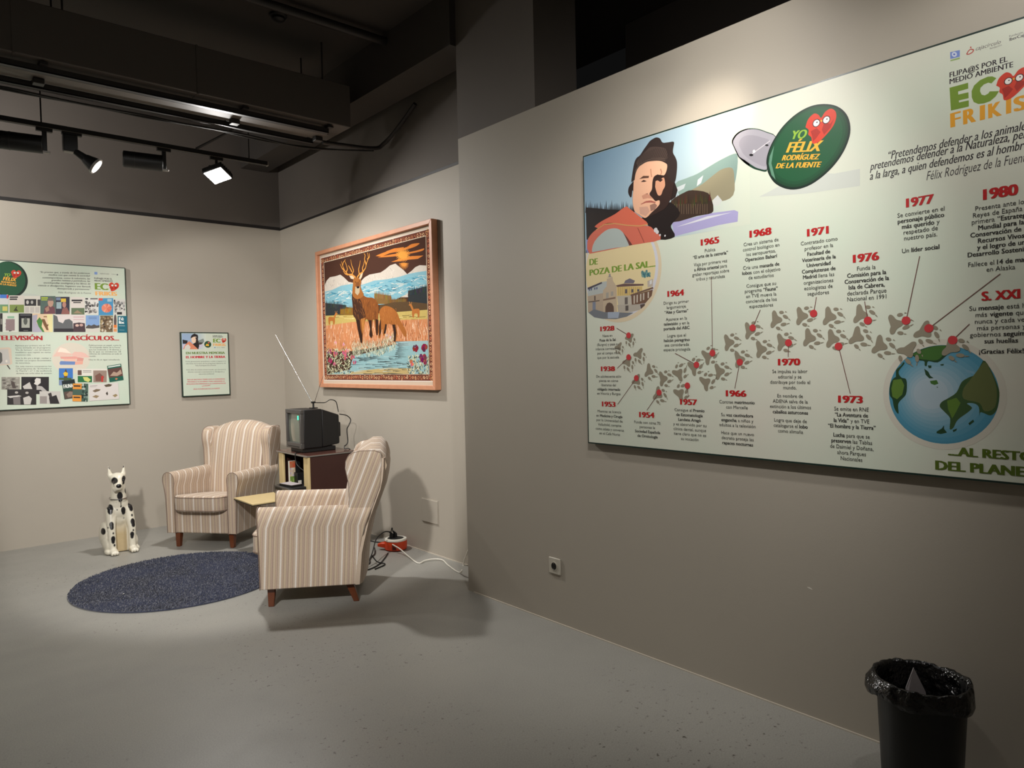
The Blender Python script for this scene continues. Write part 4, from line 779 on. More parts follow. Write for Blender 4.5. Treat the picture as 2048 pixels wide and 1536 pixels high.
TL = [
 (KA, 0, 652, 120, 918, (206, 208, 204), [(Rr(0, 0, .8, .2), (70, 118, 196)), (Rr(.8, .02, 1, .22), (196, 60, 84)), (Rr(0, .55, 1, 1), (110, 150, 110)), (Rr(.3, .65, .9, .9), (206, 196, 110))], None),
 (KA, 130, 665, 350, 915, (214, 206, 196), [(Rr(.05, .06, .6, .14), (40, 40, 40)), (Rr(.05, .18, .55, .26), (40, 40, 40)), (Rr(.05, .54, 1, 1), (128, 146, 78)), ([(.3, .9), (.45, .72), (.5, .64), (.56, .66), (.5, .76), (.62, .92)], (60, 62, 40))], None),
 (KA, 355, 672, 590, 930, (218, 214, 202), [(Rr(.02, .18, .75, .56), (50, 48, 50)), (Rr(.82, .2, 1, .56), (70, 68, 68)), face(.2, .36, .09, (200, 196, 190)), face(.48, .36, .08, (180, 178, 172)), (Rr(.05, .62, .3, .95), (196, 190, 182)), (Rr(.36, .62, .62, .95), (196, 190, 182)), (Rr(.68, .62, .95, .95), (196, 190, 182))], None),
 (KA, 590, 675, 810, 935, (88, 108, 100), [(Rr(.06, .06, .5, .14), (180, 196, 70)), (Rr(.06, .18, .46, .24), (180, 196, 70)), ([(.2, 1), (.3, .6), (.6, .5), (.95, .62), (1, 1)], (112, 70, 78)), face(.68, .36, .2, (190, 152, 132)), ([(.48, .2), (.68, .05), (.9, .2), (.85, .26), (.55, .26)], (110, 104, 100)), ([(.3, .7), (.55, .55), (.6, .8), (.4, .9)], (170, 130, 112))], None),
 (KA, 812, 685, 1018, 940, (54, 52, 66), [(Rr(.04, .04, .36, .2), (116, 134, 160)), (Rr(.38, .1, .74, .3), (220, 186, 66)), (Rr(.06, .3, .42, .68), (150, 170, 176)), face(.62, .45, .14, (180, 130, 116)), ([(.4, 1), (.5, .66), (.8, .6), (1, .9), (1, 1)], (140, 90, 84))], None),
 (KA, 1030, 690, 1235, 945, (212, 204, 196), [(Rr(.08, .14, .85, .24), (44, 42, 44)), (Rr(.2, .28, .75, .34), (60, 58, 58)), (Rr(.06, .62, 1, 1), (96, 112, 84)), ([(.2, .92), (.5, .74), (.7, .86), (.9, .94)], (150, 130, 104))], None),
 (KA, 1240, 700, 1440, 945, (212, 210, 204), [(Rr(.04, .02, .24, .1), (50, 48, 50)), (Rr(.4, .02, .95, .09), (90, 88, 88))], (.05, .2, .95, .88, BWs, 60)),
 (KA, 1442, 705, 1655, 955, (72, 142, 184), [(Rr(0, 0, .28, .14), (206, 78, 70)), (Rr(.6, .04, .9, .2), (160, 190, 204))], None),
 (KA, 1660, 718, 1832, 955, (204, 202, 196), [(Rr(.02, .04, .14, .14), (44, 44, 46)), (Rr(.3, .8, .72, .95), (40, 40, 42))], (.02, .15, .95, .8, BWs[2:]+[(150, 150, 150)], 40)),
 (KA, 0, 925, 36, 1196, (44, 40, 40), [(Rr(.2, .3, .9, .6), (130, 126, 120))], None),
 (KA, 40, 930, 265, 1200, (222, 224, 212), [(Rr(.3, .14, .75, .26), (150, 190, 160)), (Rr(.2, .3, .78, .92), (150, 130, 130))], (.2, .32, .78, .9, BWs+[(180, 140, 140)], 26)),
 (KA, 275, 930, 470, 1196, (28, 27, 32), [(Rr(.2, .26, .82, .78), (176, 178, 166)), face(.5, .42, .16, (90, 94, 88)), (Rr(.1, .06, .9, .1), (120, 120, 124)), (Rr(.35, .92, .7, .94), (150, 150, 150))], None),
 (KA, 475, 930, 770, 1200, (226, 198, 164), [([(0, .1), (.25, .05), (.2, .5), (.5, 1), (0, 1)], (176, 170, 186)), ([(.2, .4), (.35, .2), (.5, .4), (.45, .7), (.6, 1), (.5, 1), (.3, .7)], (74, 130, 64)), ([(.45, .3), (.6, .3), (.72, .6), (.9, .5), (.75, .7), (.8, .9), (.7, .9), (.55, .6)], (120, 84, 52)), (Rr(.55, .14, .92, .2), (150, 110, 70)), ([(.7, .05), (1, .05), (1, 1), (.85, 1)], (226, 216, 160))], None),
 (KA, 780, 945, 1250, 1200, (214, 204, 200), [([(0, 0), (.12, .1), (.16, .4), (.3, .5), (.36, .3), (.5, .25), (.6, .4), (.62, 1), (0, 1)], (98, 100, 102)), (Rr(.02, .8, 1, 1), (44, 40, 46)), ([(.62, .5), (.8, .45), (.98, .5), (1, 1), (.62, 1)], (74, 56, 62)), face(.74, .62, .06, (206, 172, 160)), face(.87, .6, .06, (196, 160, 150)), (Rr(.62, .12, .95, .16), (196, 150, 156)), (Rr(.62, .28, .95, .31), (196, 150, 156))], None),
 (KA, 1255, 955, 1455, 1200, (128, 160, 204), [(Rr(0, .62, 1, 1), (206, 202, 192)), ([(0, .7), (.2, .56), (.4, .62), (.6, .54), (.8, .62), (1, .58), (1, .74), (.5, .8), (0, .78)], (82, 78, 76)), (Rr(.2, .1, .8, .13), (90, 116, 156)), (Rr(.2, .18, .8, .21), (90, 116, 156))], None),
 (KA, 1465, 960, 1650, 1200, (112, 92, 68), [], (.02, .02, .98, .98, [(84, 66, 46), (150, 132, 106), (206, 196, 180), (60, 50, 40), (170, 150, 110)], 46)),
 (KA, 1655, 985, 1715, 1205, (214, 204, 190), [face(.5, .25, .36, (90, 80, 80)), (Rr(.1, .5, .9, .7), (222, 126, 56)), (Rr(.1, .75, .9, .95), (214, 150, 100))], None),
 (KA, 1720, 965, 1860, 1210, (24, 100, 118), [], None),
 (KC, 22, 835, 290, 1018, (150, 146, 136), [([(.5, .3), (.7, .4), (.8, .9), (.6, .9)], (80, 70, 66))], (.05, .05, .95, .95, [(126, 122, 114), (172, 168, 158), (104, 98, 92)], 30)),
 (KC, 312, 832, 715, 1085, (40, 36, 38), [([(.05, .55), (.3, .3), (.4, .7), (.1, .7)], (196, 192, 186)), ([(.45, .25), (.55, .06), (.7, .1), (.7, .35), (.58, .5), (.46, .4)], (214, 210, 204)), ([(.55, .5), (.75, .55), (.95, .85), (.9, .98), (.7, .75), (.55, .75)], (176, 172, 168)), ([(.32, .2), (.45, .02), (.5, .3), (.4, .5)], (24, 22, 24))], None),
 (KC, 105, 1015, 530, 1240, (48, 44, 44), [face(.32, .2, .06, (176, 170, 164)), face(.68, .22, .06, (176, 170, 164)), ([(0, .45), (.4, .38), (.5, .44), (.1, .56)], (206, 202, 196)), ([(.55, .55), (.75, .42), (.85, .6), (.8, .98), (.58, .98)], (196, 192, 186)), ([(.2, .5), (.45, .48), (.46, .98), (.22, .98)], (120, 114, 112))], None),
 (KC, 578, 1042, 885, 1225, (196, 192, 186), [([(.4, .2), (.55, .1), (.6, .4), (.5, .6)], (60, 54, 54)), ([(.45, .5), (.8, .3), (.95, 1), (.5, 1)], (46, 42, 44)), (Rr(.02, .4, .35, .98), (150, 142, 138))], None),
 (KC, 862, 706, 1066, 955, (64, 118, 190), [(Rr(0, .6, 1, 1), (120, 140, 170)), ([(.35, .6), (.4, .2), (.5, .02), (.58, .2), (.62, .9), (.3, .9)], (90, 70, 54)), ([(.3, .3), (.45, .2), (.65, .28), (.62, .44), (.4, .46)], (226, 186, 50)), (Rr(.0, .56, .9, .68), (70, 96, 60))], None),
 (KC, 1122, 714, 1570, 915, (220, 216, 206), [(Rr(.03, .1, .16, .46), (104, 80, 72)), (Rr(.2, .12, .48, .16), (130, 126, 120)), (Rr(.2, .22, .48, .26), (130, 126, 120)), (Rr(.03, .52, .5, .98), (40, 110, 66)), ([(.2, .6), (.35, .6), (.46, .8), (.38, .96), (.25, .86)], (206, 206, 120)), (Rr(.54, .12, .98, .98), (150, 130, 118)), ([(.6, .5), (.75, .3), (.9, .6), (.8, .9), (.62, .9)], (120, 84, 74)), ([(.8, .55), (.88, .5), (.86, .95), (.8, .95)], (186, 60, 54))], None),
]
for k, x0, y0, x1, y1, base, sh, bl in TL:
    q = tile(k, x0, y0, x1, y1, base, sh, bl)
    if x0 == 1442: # pink coral fan
        rr = random.Random(8)
        for i in range(16):
            a = i/16*6.283; q.poly([LB.px(k[0]+(1560+X)/k[2], k[1]+(850+Y)/k[2]) for X, Y in ((0, 0), (80*math.cos(a), 70*math.sin(a)), (70*math.cos(a+.5), 60*math.sin(a+.5)))], rr.choice([(222, 130, 104), (206, 110, 88), (230, 156, 130)]), 1.6+i*.03)
    if x0 == 1720:
        q.text('Fé', (1738, 1028), (1812, 1030), 48, 'h', (222, 228, 226), 1.5, KA); q.text('lix', (1738, 1078), (1822, 1080), 44, 'h', (222, 228, 226), 1.5, KA)
        q.stroke((1738, 1108), (1828, 1110), .004, (190, 206, 206), 1.5, px=KA); q.stroke((1745, 1170), (1820, 1172), .003, (150, 186, 190), 1.5, px=KA)
    q.build('printed_photo')
q = tile(KC, 920, 875, 1110, 1150, (40, 70, 60), [(Rr(.05, .6, .95, .98), (90, 74, 66)), ([(.2, .75), (.5, .62), (.85, .7), (.8, .9), (.3, .92)], (140, 120, 106)), (Rr(.0, .04, 1, .2), (30, 40, 42))], None, -0.15, 2)
q.text('FAUNA', (930, 1000), (1072, 985), 58, 'h', (226, 228, 222), 2, KC); q.build('printed_photo')
q = tile(KC, 1062, 930, 1285, 1190, (70, 96, 84), [(Rr(0, 0, .58, .32), (222, 146, 60)), (Rr(0, .66, .58, 1), (226, 150, 62)), (Rr(.06, .1, .5, .18), (50, 44, 40)), (Rr(.06, .74, .5, .82), (60, 50, 44))], (.6, .02, .98, .98, [(40, 60, 54), (120, 140, 130), (180, 190, 180), (30, 40, 40)], 26), 0.02, 4); q.build('printed_photo')
q = tile(KC, 1300, 930, 1735, 1170, (214, 208, 204), [([(.12, .4), (.25, .3), (.4, .34), (.36, .42), (.2, .5)], (120, 104, 84)), ([(.52, .1), (.68, .04), (.8, .1), (.74, .2), (.58, .22)], (90, 78, 62)), ([(.1, .75), (.22, .66), (.34, .74), (.24, .86)], (150, 130, 100)), ([(.56, .6), (.62, .5), (.64, .66), (.6, .74)], (70, 62, 56)), ([(.78, .76), (.9, .68), (.96, .78), (.86, .88)], (150, 132, 96)), (Rr(.05, .08, .3, .11), (150, 146, 142)), (Rr(.05, .15, .26, .17), (150, 146, 142))], None, -0.07, 3); q.build('printed_photo')
q = tile(KC, 1582, 655, 1790, 895, (30, 92, 76), [(Rr(.06, .04, .94, .12), (206, 214, 206)), (Rr(.0, .2, 1, .74), (96, 66, 60)), ([(.1, .62), (.4, .4), (.6, .5), (.9, .34), (.96, .6), (.6, .7)], (176, 150, 132)), ([(.4, .86), (.5, .8), (.62, .86), (.5, .94)], (190, 120, 90))], None, -0.16, 3); q.build('printed_photo')
dr = Ink(LB, 2, D0)          # drawings: open book and old television set
dr.disc((1040, 560), 280, (214, 206, 190), -0.6, 230, px=KC, n=36)
for P, c, l in (([(775, 535), (880, 395), (960, 415), (1050, 500), (1045, 520), (900, 530)], (226, 190, 176), 0.4), ([(880, 400), (960, 420), (1040, 490), (900, 470), (840, 470)], (238, 222, 206), 0.6), ([(1050, 500), (1090, 465), (1200, 470), (1250, 490), (1305, 545), (1180, 550), (1060, 525)], (228, 186, 174), 0.4), ([(880, 535), (1130, 530), (1135, 570), (890, 568)], (222, 160, 150), 0.2), ([(1135, 545), (1225, 560), (1215, 600), (1120, 600)], (214, 150, 140), 0.3), ([(930, 570), (1110, 570), (1110, 605), (935, 600)], (232, 186, 168), 0.5), ([(885, 600), (1100, 608), (1095, 655), (880, 655), (870, 630)], (110, 136, 186), 0.6), ([(1095, 608), (1215, 600), (1210, 648), (1095, 655)], (228, 168, 150), 0.5)):
    dr.poly(P, c, l, KC)
dr.build('drawing_print'); dr = Ink(LB, 2, D0)
for P, c, l in (([(-240, 420), (130, 400), (165, 420), (180, 640), (150, 655), (-240, 680)], (214, 196, 176), 0.2), ([(-230, 440), (120, 425), (150, 640), (-230, 665)], (196, 192, 186), 0.4), ([(-215, 470), (0, 465), (30, 490), (35, 600), (10, 635), (-210, 640)], (96, 96, 92), 0.6), ([(95, 660), (115, 658), (155, 720), (140, 722)], (70, 62, 56), 0.3)):
    dr.poly(P, c, l, KC)
dr.disc((95, 602), 16, (222, 216, 206), 0.7, 20, px=KC, n=12); dr.build('drawing_print')

# ---- small sign on the back wall
st_, SB = make_board('memorial_sign', 'small upright sign with green rim, portrait photo and red heading', 'y', CB, False, 2.186, 1.272, 0.474, 0.650, 0.028, 'sheet2', 0.010)
st_['category'] = 'sign'
KS = (340, 650, 9.6)
sg = Ink(SB, 1, D0)
u0, v0 = SB.px(340+245/9.6, 650+465/9.6); u1, v1 = SB.px(340+690/9.6, 650+150/9.6)
sg.grid(.012, u1, v0, .638, 10, 6, lambda s, t: tuple(a+(b-a)*max(0, s*1.5-.5) for a, b in zip((150, 172, 200), (206, 214, 200))))
for P, c, l in (([(240, 280), (340, 300), (330, 360), (245, 360)], (46, 42, 46), .4), ([(545, 300), (640, 260), (660, 320), (600, 360), (540, 370)], (130, 140, 136), .4), ([(560, 330), (640, 340), (600, 372), (550, 380)], (70, 64, 60), .6), ([(240, 370), (600, 370), (650, 390), (560, 465), (245, 465)], (196, 190, 206), .3),
                ([(430, 370), (500, 330), (545, 300), (560, 400), (545, 465), (450, 465)], (40, 34, 36), .8), ([(290, 380), (370, 310), (420, 350), (470, 400), (540, 466), (250, 466)], (214, 134, 104), 1), ([(295, 400), (350, 370), (395, 420), (380, 466), (270, 466)], (208, 204, 196), 1.2), ([(410, 235), (500, 220), (505, 330), (450, 355), (415, 320)], (230, 200, 176), 1.3), ([(485, 240), (535, 230), (540, 320), (490, 345), (500, 280)], (52, 40, 40), 1.5), ([(395, 260), (410, 205), (440, 180), (475, 163), (500, 180), (530, 190), (540, 250), (500, 225), (430, 230)], (40, 34, 36), 1.7)):
    sg.poly(P, c, l, KS)
sg.build('portrait_photo')
s2 = Ink(SB, 3, D0)
q = SB.px(340+725/9.6, 650+372/9.6); s2.disc(q, .034, (24, 46, 38), 0, .034); s2.disc(q, .029, (34, 84, 58), .3, .029); heart(s2, (q[0]+.010, q[1]+.016), .02, .6); s2.poly([(680, 400), (700, 360), (745, 370), (750, 405)], (226, 176, 60), .6, KS)
s2.text('FLIPA@S POR EL', (820, 213), (1000, 216), 18, 'b', (56, 50, 54), 0, KS); s2.text('MEDIO AMBIENTE', (820, 238), (1018, 240), 18, 'b', (56, 50, 54), 0, KS)
s2.text('EC', (828, 335), (970, 337), 76, 'h', GRN, 0, KS); heart(s2, SB.px(340+1034/9.6, 650+298/9.6), .05, .5); s2.text('FRIKIS', (828, 402), (1070, 404), 50, 'h', (232, 176, 110), 0, KS)
s2.text('cajacírculo', (895, 438), (965, 439), 12, 'i', (120, 116, 114), 0, KS); s2.text('IberCaja', (990, 438), (1050, 438), 12, 'b', (110, 106, 104), 0, KS); s2.poly([(848, 424), (874, 424), (874, 442), (848, 442)], (110, 140, 186), 0, KS); s2.build('logo_print')
s3 = Ink(SB, 3, D0)
s3.text('EN NUESTRA MEMORIA', (305, 562), (1055, 556), 48, 'h', (116, 140, 84), 0, KS); s3.text('EL HOMBRE Y LA TIERRA', (305, 640), (1062, 632), 46, 'h', (196, 40, 60), 0, KS); s3.build('heading')
s4 = Ink(SB, 3, D0)
for s, x0, x1, y in (('Varias generaciones aprendimos a cuidar y respetar a la', 297, 1070, 712), ('naturaleza de la mano de los programas televisivos de', 305, 1070, 752), ('Félix Rodríguez de la Fuente', 488, 882, 790), ('Ocho años de emisión ininterrumpida, que marcaron la', 310, 1072, 872), ('difusión nacional e internacional en divulgación y', 340, 1045, 914), ('educación ambiental', 552, 845, 954)): s4.text(s, (x0, y), (x1, y-8), 24, 'r', (110, 110, 106), 0, KS)
for s, x0, x1, y in (('“NO HA BASTADO TENER QUE LA HUMANIDAD', 322, 1055, 1062), ('PERTENECE A LAS NIÑAS, PARA ASEGURAR LA', 335, 1050, 1104), ('BÚSQUEDA ENCOMENDADA A LA CONSERVACIÓN DE', 320, 1070, 1146), ('LA FAUNA”', 615, 785, 1184), ('FÉLIX RODRÍGUEZ DE LA FUENTE', 450, 955, 1244)): s4.text(s, (x0, y), (x1, y-16), 24, 'b', (206, 84, 96), 0, KS)
s4.build('body_text')

# ---- framed tapestry with stags
tp = thing('deer_tapestry', (B_-0.002, 6.587, 1.342), -math.pi/2, 'large wood framed woven tapestry of stag and deer before blue mountains', 'tapestry')
TW, TH, TD = 2.014, 1.342, 0.058
def bar(pts, z0, z1, name, m):
    mb = MB(); n = len(pts); mb.rings([[(x, z0, z) for x, z in pts], [(x, z1, z) for x, z in pts]]); return mb.build(name, m, tp, bevel=0.003)
e = 0.036
for P in ([(0, 0), (TW, 0), (TW-e, e), (e, e)], [(0, TH), (TW, TH), (TW-e, TH-e), (e, TH-e)], [(0, 0), (e, e), (e, TH-e), (0, TH)], [(TW, 0), (TW-e, e), (TW-e, TH-e), (TW, TH)]): bar(P, 0, -TD, 'frame_bar', 'wood')
MB().box(e, TW-e, -0.026, -0.002, e, TH-e).build('linen_mount', 'mount', tp, smooth=0)
TB = Board(tp, 'x', B_-0.030, True); DT = 0.0262
KP = (600, 420, 4.04)
ta = Ink(TB, 0, DT)
def X(p, c, lv=0): ta.poly(p, c, lv, KP)
# white selvedge, ornamental border, picture ground
i0 = 0.055
ta.poly([(i0, i0+.01), (TW-i0, i0+.01), (TW-i0, TH-i0-.005), (i0, TH-i0-.005)], (222, 212, 200), 0.5)
ta.poly([(i0+.008, i0+.018), (TW-i0-.008, i0+.018), (TW-i0-.008, TH-i0-.013), (i0+.008, TH-i0-.013)], (112, 66, 52), 1)
pu0, pu1, pv0, pv1 = i0+.072, TW-i0-.072, i0+.074, TH-i0-.062
rd = random.Random(11)
def orn(u, v, s):
    ta.disc((u, v), s, rd.choice([(206, 150, 104), (190, 120, 84), (214, 170, 128)]), 1.3, s*.7, rd.uniform(0, 3), 8)
    ta.disc((u, v), s*.45, rd.choice([(90, 30, 36), (130, 44, 40), (60, 34, 30)]), 1.5, n=6)
n = 46
for k in range(n):
    u = i0+.02+(TW-2*i0-.04)*k/(n-1)
    for v in (i0+.045, TH-i0-.042): orn(u, v+rd.uniform(-.006, .006), .017)
for k in range(30):
    v = i0+.03+(TH-2*i0-.05)*k/29
    for u in (i0+.040, TW-i0-.040): orn(u+rd.uniform(-.006, .006), v, .016)
for k in range(120):
    u = rd.uniform(i0+.015, TW-i0-.015); v = rd.choice([rd.uniform(i0+.022, i0+.07), rd.uniform(TH-i0-.068, TH-i0-.018)]); ta.disc((u, v), .006, rd.choice([(60, 32, 30), (214, 178, 140), (150, 50, 46)]), 1.6, n=5)
ta.poly([(pu0-.006, pv0-.006), (pu1+.006, pv0-.006), (pu1+.006, pv1+.006), (pu0-.006, pv1+.006)], (214, 196, 170), 1.8)
ta.poly([(pu0, pv0), (pu1, pv0), (pu1, pv1), (pu0, pv1)], (72, 46, 36), 2)
def cl(p):                           # keep picture shapes inside the picture ground
    q = TB.px(600+p[0]/4.04, 420+p[1]/4.04); return (min(max(q[0], pu0), pu1), min(max(q[1], pv0), pv1))
def Y(p, c, lv=0, sm=None):
    if sm is None and len(p) >= 9: p = [(q.x, q.y) for q in curve_pts([(*q, 0) for q in [p[-1]]+list(p)+[p[0]]], 3)[3:-4]]
    ta.poly([cl(q) for q in p], c, 2+lv, None, False)
def S(p, q, w0, c, lv=0, w1=None): ta.stroke(cl(p), cl(q), w0, c, 2+lv, w1)
SUN = (206, 122, 54)
for P in ([(610, 372), (700, 335), (790, 318), (860, 300), (900, 275), (965, 268), (930, 295), (870, 315), (800, 335), (720, 350), (640, 385)], [(625, 385), (740, 358), (850, 345), (930, 330), (1000, 310), (985, 330), (900, 350), (780, 372), (700, 380)], [(735, 420), (800, 395), (900, 372), (995, 368), (950, 395), (870, 402), (800, 415)], [(690, 335), (760, 310), (840, 300), (820, 318), (750, 330)]): Y(P, SUN, .2)
for k in range(26):
    a = 6.283*k/26; S((830, 365), (830+58*math.cos(a), 360+62*math.sin(a)), .016, (222, 150, 66), .4, .003)
for k in range(14):
    a = 3.14*k/13; S((838, 430), (838+40*math.cos(a), 432+52*math.sin(a)), .010, (210, 136, 60), .4, .002)
MT = [(195, 610), (215, 570), (240, 543), (285, 535), (325, 522), (355, 545), (390, 580), (440, 590), (495, 572), (520, 545), (560, 522), (610, 512), (650, 505), (690, 478), (725, 448), (770, 433), (800, 458), (835, 485), (865, 518), (900, 492), (930, 462), (965, 446), (1020, 448), (1030, 700), (200, 720)]
Y(MT, (196, 186, 174), .6, False)
for k in range(110):
    x = rd.uniform(205, 1020); yt = lerp_tab(MT[:-2], x); y = yt+8+rd.random()*max(10, 600-yt); S((x, y), (x+rd.uniform(-18, 18), y+rd.uniform(14, 36)), .004, rd.choice([(164, 152, 142), (220, 212, 200), (148, 138, 130)]), .7, .001)
Y([(200, 660), (260, 645), (330, 612), (420, 596), (500, 605), (600, 570), (700, 560), (800, 540), (880, 515), (960, 500), (1030, 490), (1030, 640), (900, 660), (700, 760), (420, 790), (200, 760)], (124, 168, 180), .8, False)
for k in range(240):
    x = rd.uniform(205, 1000); t = (x-200)/820; y = rd.uniform(670-150*t, 770-120*t); l = rd.uniform(18, 60)
    S((x, y), (x+l, y-rd.uniform(-16, 24)), rd.uniform(.004, .012), rd.choice([(86, 150, 172), (204, 206, 198), (104, 166, 182), (180, 190, 186), (66, 116, 134)]), .9+k*.0008, .002)
def forest(x0, x1, yt0, yt1, yb0, yb1, c, lv, n):
    Y([(x0, yt0+14), (x1, yt1+14), (x1, yb1), (x0, yb0)], c, lv)
    for k in range(n):
        t = (k+.5)/n; x = x0+(x1-x0)*t; yt = yt0+(yt1-yt0)*t+rd.uniform(-10, 12)
        Y([(x-7, yt+48), (x, yt-8), (x+7, yt+48)], tuple(v+rd.randint(-8, 12) for v in c), lv+.05)
forest(600, 735, 660, 680, 760, 760, (122, 92, 52), 1.1, 14); forest(712, 860, 710, 705, 800, 790, (110, 84, 46), 1.2, 15); forest(872, 1032, 640, 600, 760, 760, (46, 50, 52), 1.3, 17); forest(198, 372, 738, 755, 860, 840, (48, 52, 54), 1.3, 18); forest(325, 440, 790, 775, 862, 860, (128, 96, 40), 1.35, 12)
Y([(640, 770), (760, 745), (870, 740), (1035, 755), (1035, 830), (640, 850)], (86, 66, 44), 1.4); Y([(200, 855), (330, 850), (440, 850), (640, 835), (1035, 805), (1040, 940), (205, 950)], (186, 164, 96), 1.5)
for k in range(40):
    x = rd.uniform(210, 1000); y = rd.uniform(840, 885); S((x, y), (x+rd.uniform(30, 80), y-rd.uniform(-4, 6)), .004, rd.choice([(96, 80, 44), (214, 200, 140), (132, 110, 60)]), 1.6)
Y([(205, 935), (420, 905), (640, 895), (1038, 880), (1042, 1070), (780, 1080), (420, 1140), (210, 1150)], (196, 132, 90), 1.7)
for k in range(520):
    x = rd.uniform(210, 1038); y = rd.uniform(925, 1100) if x < 780 else rd.uniform(900, 1055)
    S((x, y+22), (x+rd.uniform(-14, 14), y-rd.uniform(14, 34)), .006, rd.choice([(206, 118, 70), (226, 186, 150), (170, 88, 50), (216, 150, 110), (236, 210, 184), (130, 76, 48)]), 1.8+k*.0004, .001)
Y([(430, 1180), (560, 1150), (770, 1085), (1042, 1062), (1045, 1335), (205, 1335), (400, 1290)], (140, 176, 180), 2.1)
Y([(560, 1290), (720, 1275), (900, 1280), (880, 1335), (400, 1335), (420, 1305)], (186, 164, 112), 2.2); Y([(770, 1062), (1040, 1056), (1040, 1092), (880, 1098), (790, 1108)], (150, 176, 178), 2.2)
for k in range(90):
    x = rd.uniform(405, 830); y = rd.uniform(1180, 1335); S((x, y), (x+rd.uniform(30, 110), y+rd.uniform(-3, 3)), .005, rd.choice([(40, 46, 48), (60, 70, 70), (176, 196, 192), (30, 34, 36)]), 2.3+k*.001, .001)
for k in range(24):
    y = 1062+k*6; x = rd.uniform(765, 800); S((x, y), (x+rd.uniform(20, 90), y), .004, (44, 46, 46), 2.4, .001)
for k in range(420):                 # pale reeds
    x = rd.uniform(420, 770); y = rd.uniform(1080, 1190)-(60*max(0, (x-640)/130)); S((x, y), (x+rd.uniform(-20, 20), y-rd.uniform(20, 58)), .006, rd.choice([(206, 206, 178), (176, 182, 150), (130, 138, 112), (92, 98, 84), (222, 216, 190)]), 2.5+k*.0005, .001)
def bush(x0, x1, y0, y1, n, lv):
    for k in range(n):
        x, y = rd.uniform(x0, x1), rd.uniform(y0, y1); a = rd.uniform(-2.6, -.5); l = rd.uniform(14, 30)
        S((x, y), (x+l*math.cos(a), y+l*math.sin(a)), .011, rd.choice([(206, 204, 170), (176, 178, 140), (214, 206, 176), (80, 84, 66), (56, 58, 50)]), lv+k*.0005, .002)
bush(205, 410, 1130, 1335, 420, 3.0); bush(870, 1042, 1180, 1335, 240, 3.0)
for (fx, fy, fr, c) in ((240, 1145, 20, (150, 60, 84)), (285, 1165, 20, (176, 84, 108)), (245, 1215, 20, (160, 54, 80)), (360, 1150, 20, (182, 84, 110)), (372, 1185, 24, (176, 74, 100)), (385, 1140, 14, (196, 110, 130)), (425, 1190, 18, (166, 66, 90)), (440, 1230, 16, (176, 76, 100)), (280, 1245, 14, (176, 84, 108)), (932, 1115, 25, (104, 30, 48)), (1005, 1112, 26, (112, 34, 50)), (995, 1195, 30, (120, 34, 52)), (1010, 1225, 18, (130, 44, 60)), (900, 1225, 14, (190, 90, 80)), (905, 1245, 14, (200, 104, 90)), (355, 1085, 12, (200, 140, 150)), (285, 1075, 12, (206, 150, 150)), (700, 1010, 12, (190, 150, 150)), (735, 1030, 10, (196, 160, 160))):
    for k in range(10):
        a = rd.uniform(0, 6.28); q = cl((fx+fr*.6*math.cos(a), fy+fr*.6*math.sin(a))); ta.disc(q, fr*.0016*rd.uniform(.3, .6), tuple(min(255, max(0, v+rd.randint(-22, 34))) for v in c), 5.4+k*.02, n=6)
# animals
BR, DB, LB2 = (142, 84, 38), (50, 32, 24), (186, 122, 60)
def deer_small(x, y, s, f):
    for P, c in (([(0, 0), (50, -8), (62, 8), (58, 60), (46, 62), (44, 34), (20, 34), (16, 62), (4, 60), (-2, 20)], (170, 104, 50)), ([(0, 6), (-16, -32), (-26, -34), (-22, -46), (-4, -44), (12, -6)], (178, 112, 56))): Y([(x+f*px*s, y+py*s) for px, py in P], c, 3.2)
    S((x-f*14*s, y-44*s), (x-f*22*s, y-64*s), .005, (190, 130, 76), 3.3); S((x-f*6*s, y-44*s), (x-f*2*s, y-62*s), .005, (190, 130, 76), 3.3)
deer_small(905, 805, 1.0, 1); deer_small(282, 870, .85, -1)
Y([(640, 830), (655, 795), (690, 775), (745, 790), (785, 830), (805, 880), (830, 925), (850, 960), (862, 1005), (852, 1028), (836, 1010), (815, 975), (795, 940), (780, 925), (785, 990), (775, 1060), (760, 1062), (762, 1000), (745, 930), (700, 925), (690, 985), (688, 1010), (668, 1010), (668, 960), (655, 990), (650, 1030), (634, 1030), (640, 940), (650, 880)], (158, 96, 46), 3.4)
Y([(745, 925), (770, 925), (780, 990), (772, 1062), (760, 1062), (758, 985)], DB, 3.5); Y([(690, 920), (702, 925), (692, 1000), (676, 1000)], DB, 3.5); Y([(640, 940), (650, 880), (640, 830), (655, 900), (655, 990), (640, 1030)], DB, 3.55)
S((838, 935), (828, 895), .010, (120, 70, 40), 3.6, .003); S((850, 940), (860, 898), .010, (120, 70, 40), 3.6, .003)
Y([(420, 690), (440, 640), (500, 680), (540, 705), (590, 710), (625, 745), (638, 800), (632, 880), (638, 960), (626, 1010), (612, 985), (604, 900), (590, 890), (582, 960), (590, 1010), (578, 1035), (560, 1010), (566, 960), (552, 895), (532, 885), (520, 940), (508, 1010), (504, 1070), (490, 1070), (478, 1000), (462, 930), (450, 880), (430, 850), (426, 780)], (126, 74, 36), 3.8)
Y([(430, 850), (426, 780), (420, 690), (440, 640), (470, 700), (505, 760), (530, 860), (505, 880), (470, 890), (450, 880)], (66, 42, 30), 3.95)
Y([(452, 885), (484, 890), (490, 960), (504, 1010), (504, 1072), (490, 1072), (474, 1000)], DB, 4); Y([(552, 890), (580, 890), (578, 960), (586, 1012), (576, 1036), (560, 1012), (566, 960)], DB, 4); Y([(612, 880), (634, 890), (630, 960), (628, 1012), (618, 1012), (614, 960)], DB, 4)
Y([(494, 880), (526, 870), (520, 950), (505, 1000), (500, 940)], (176, 116, 58), 4.05)
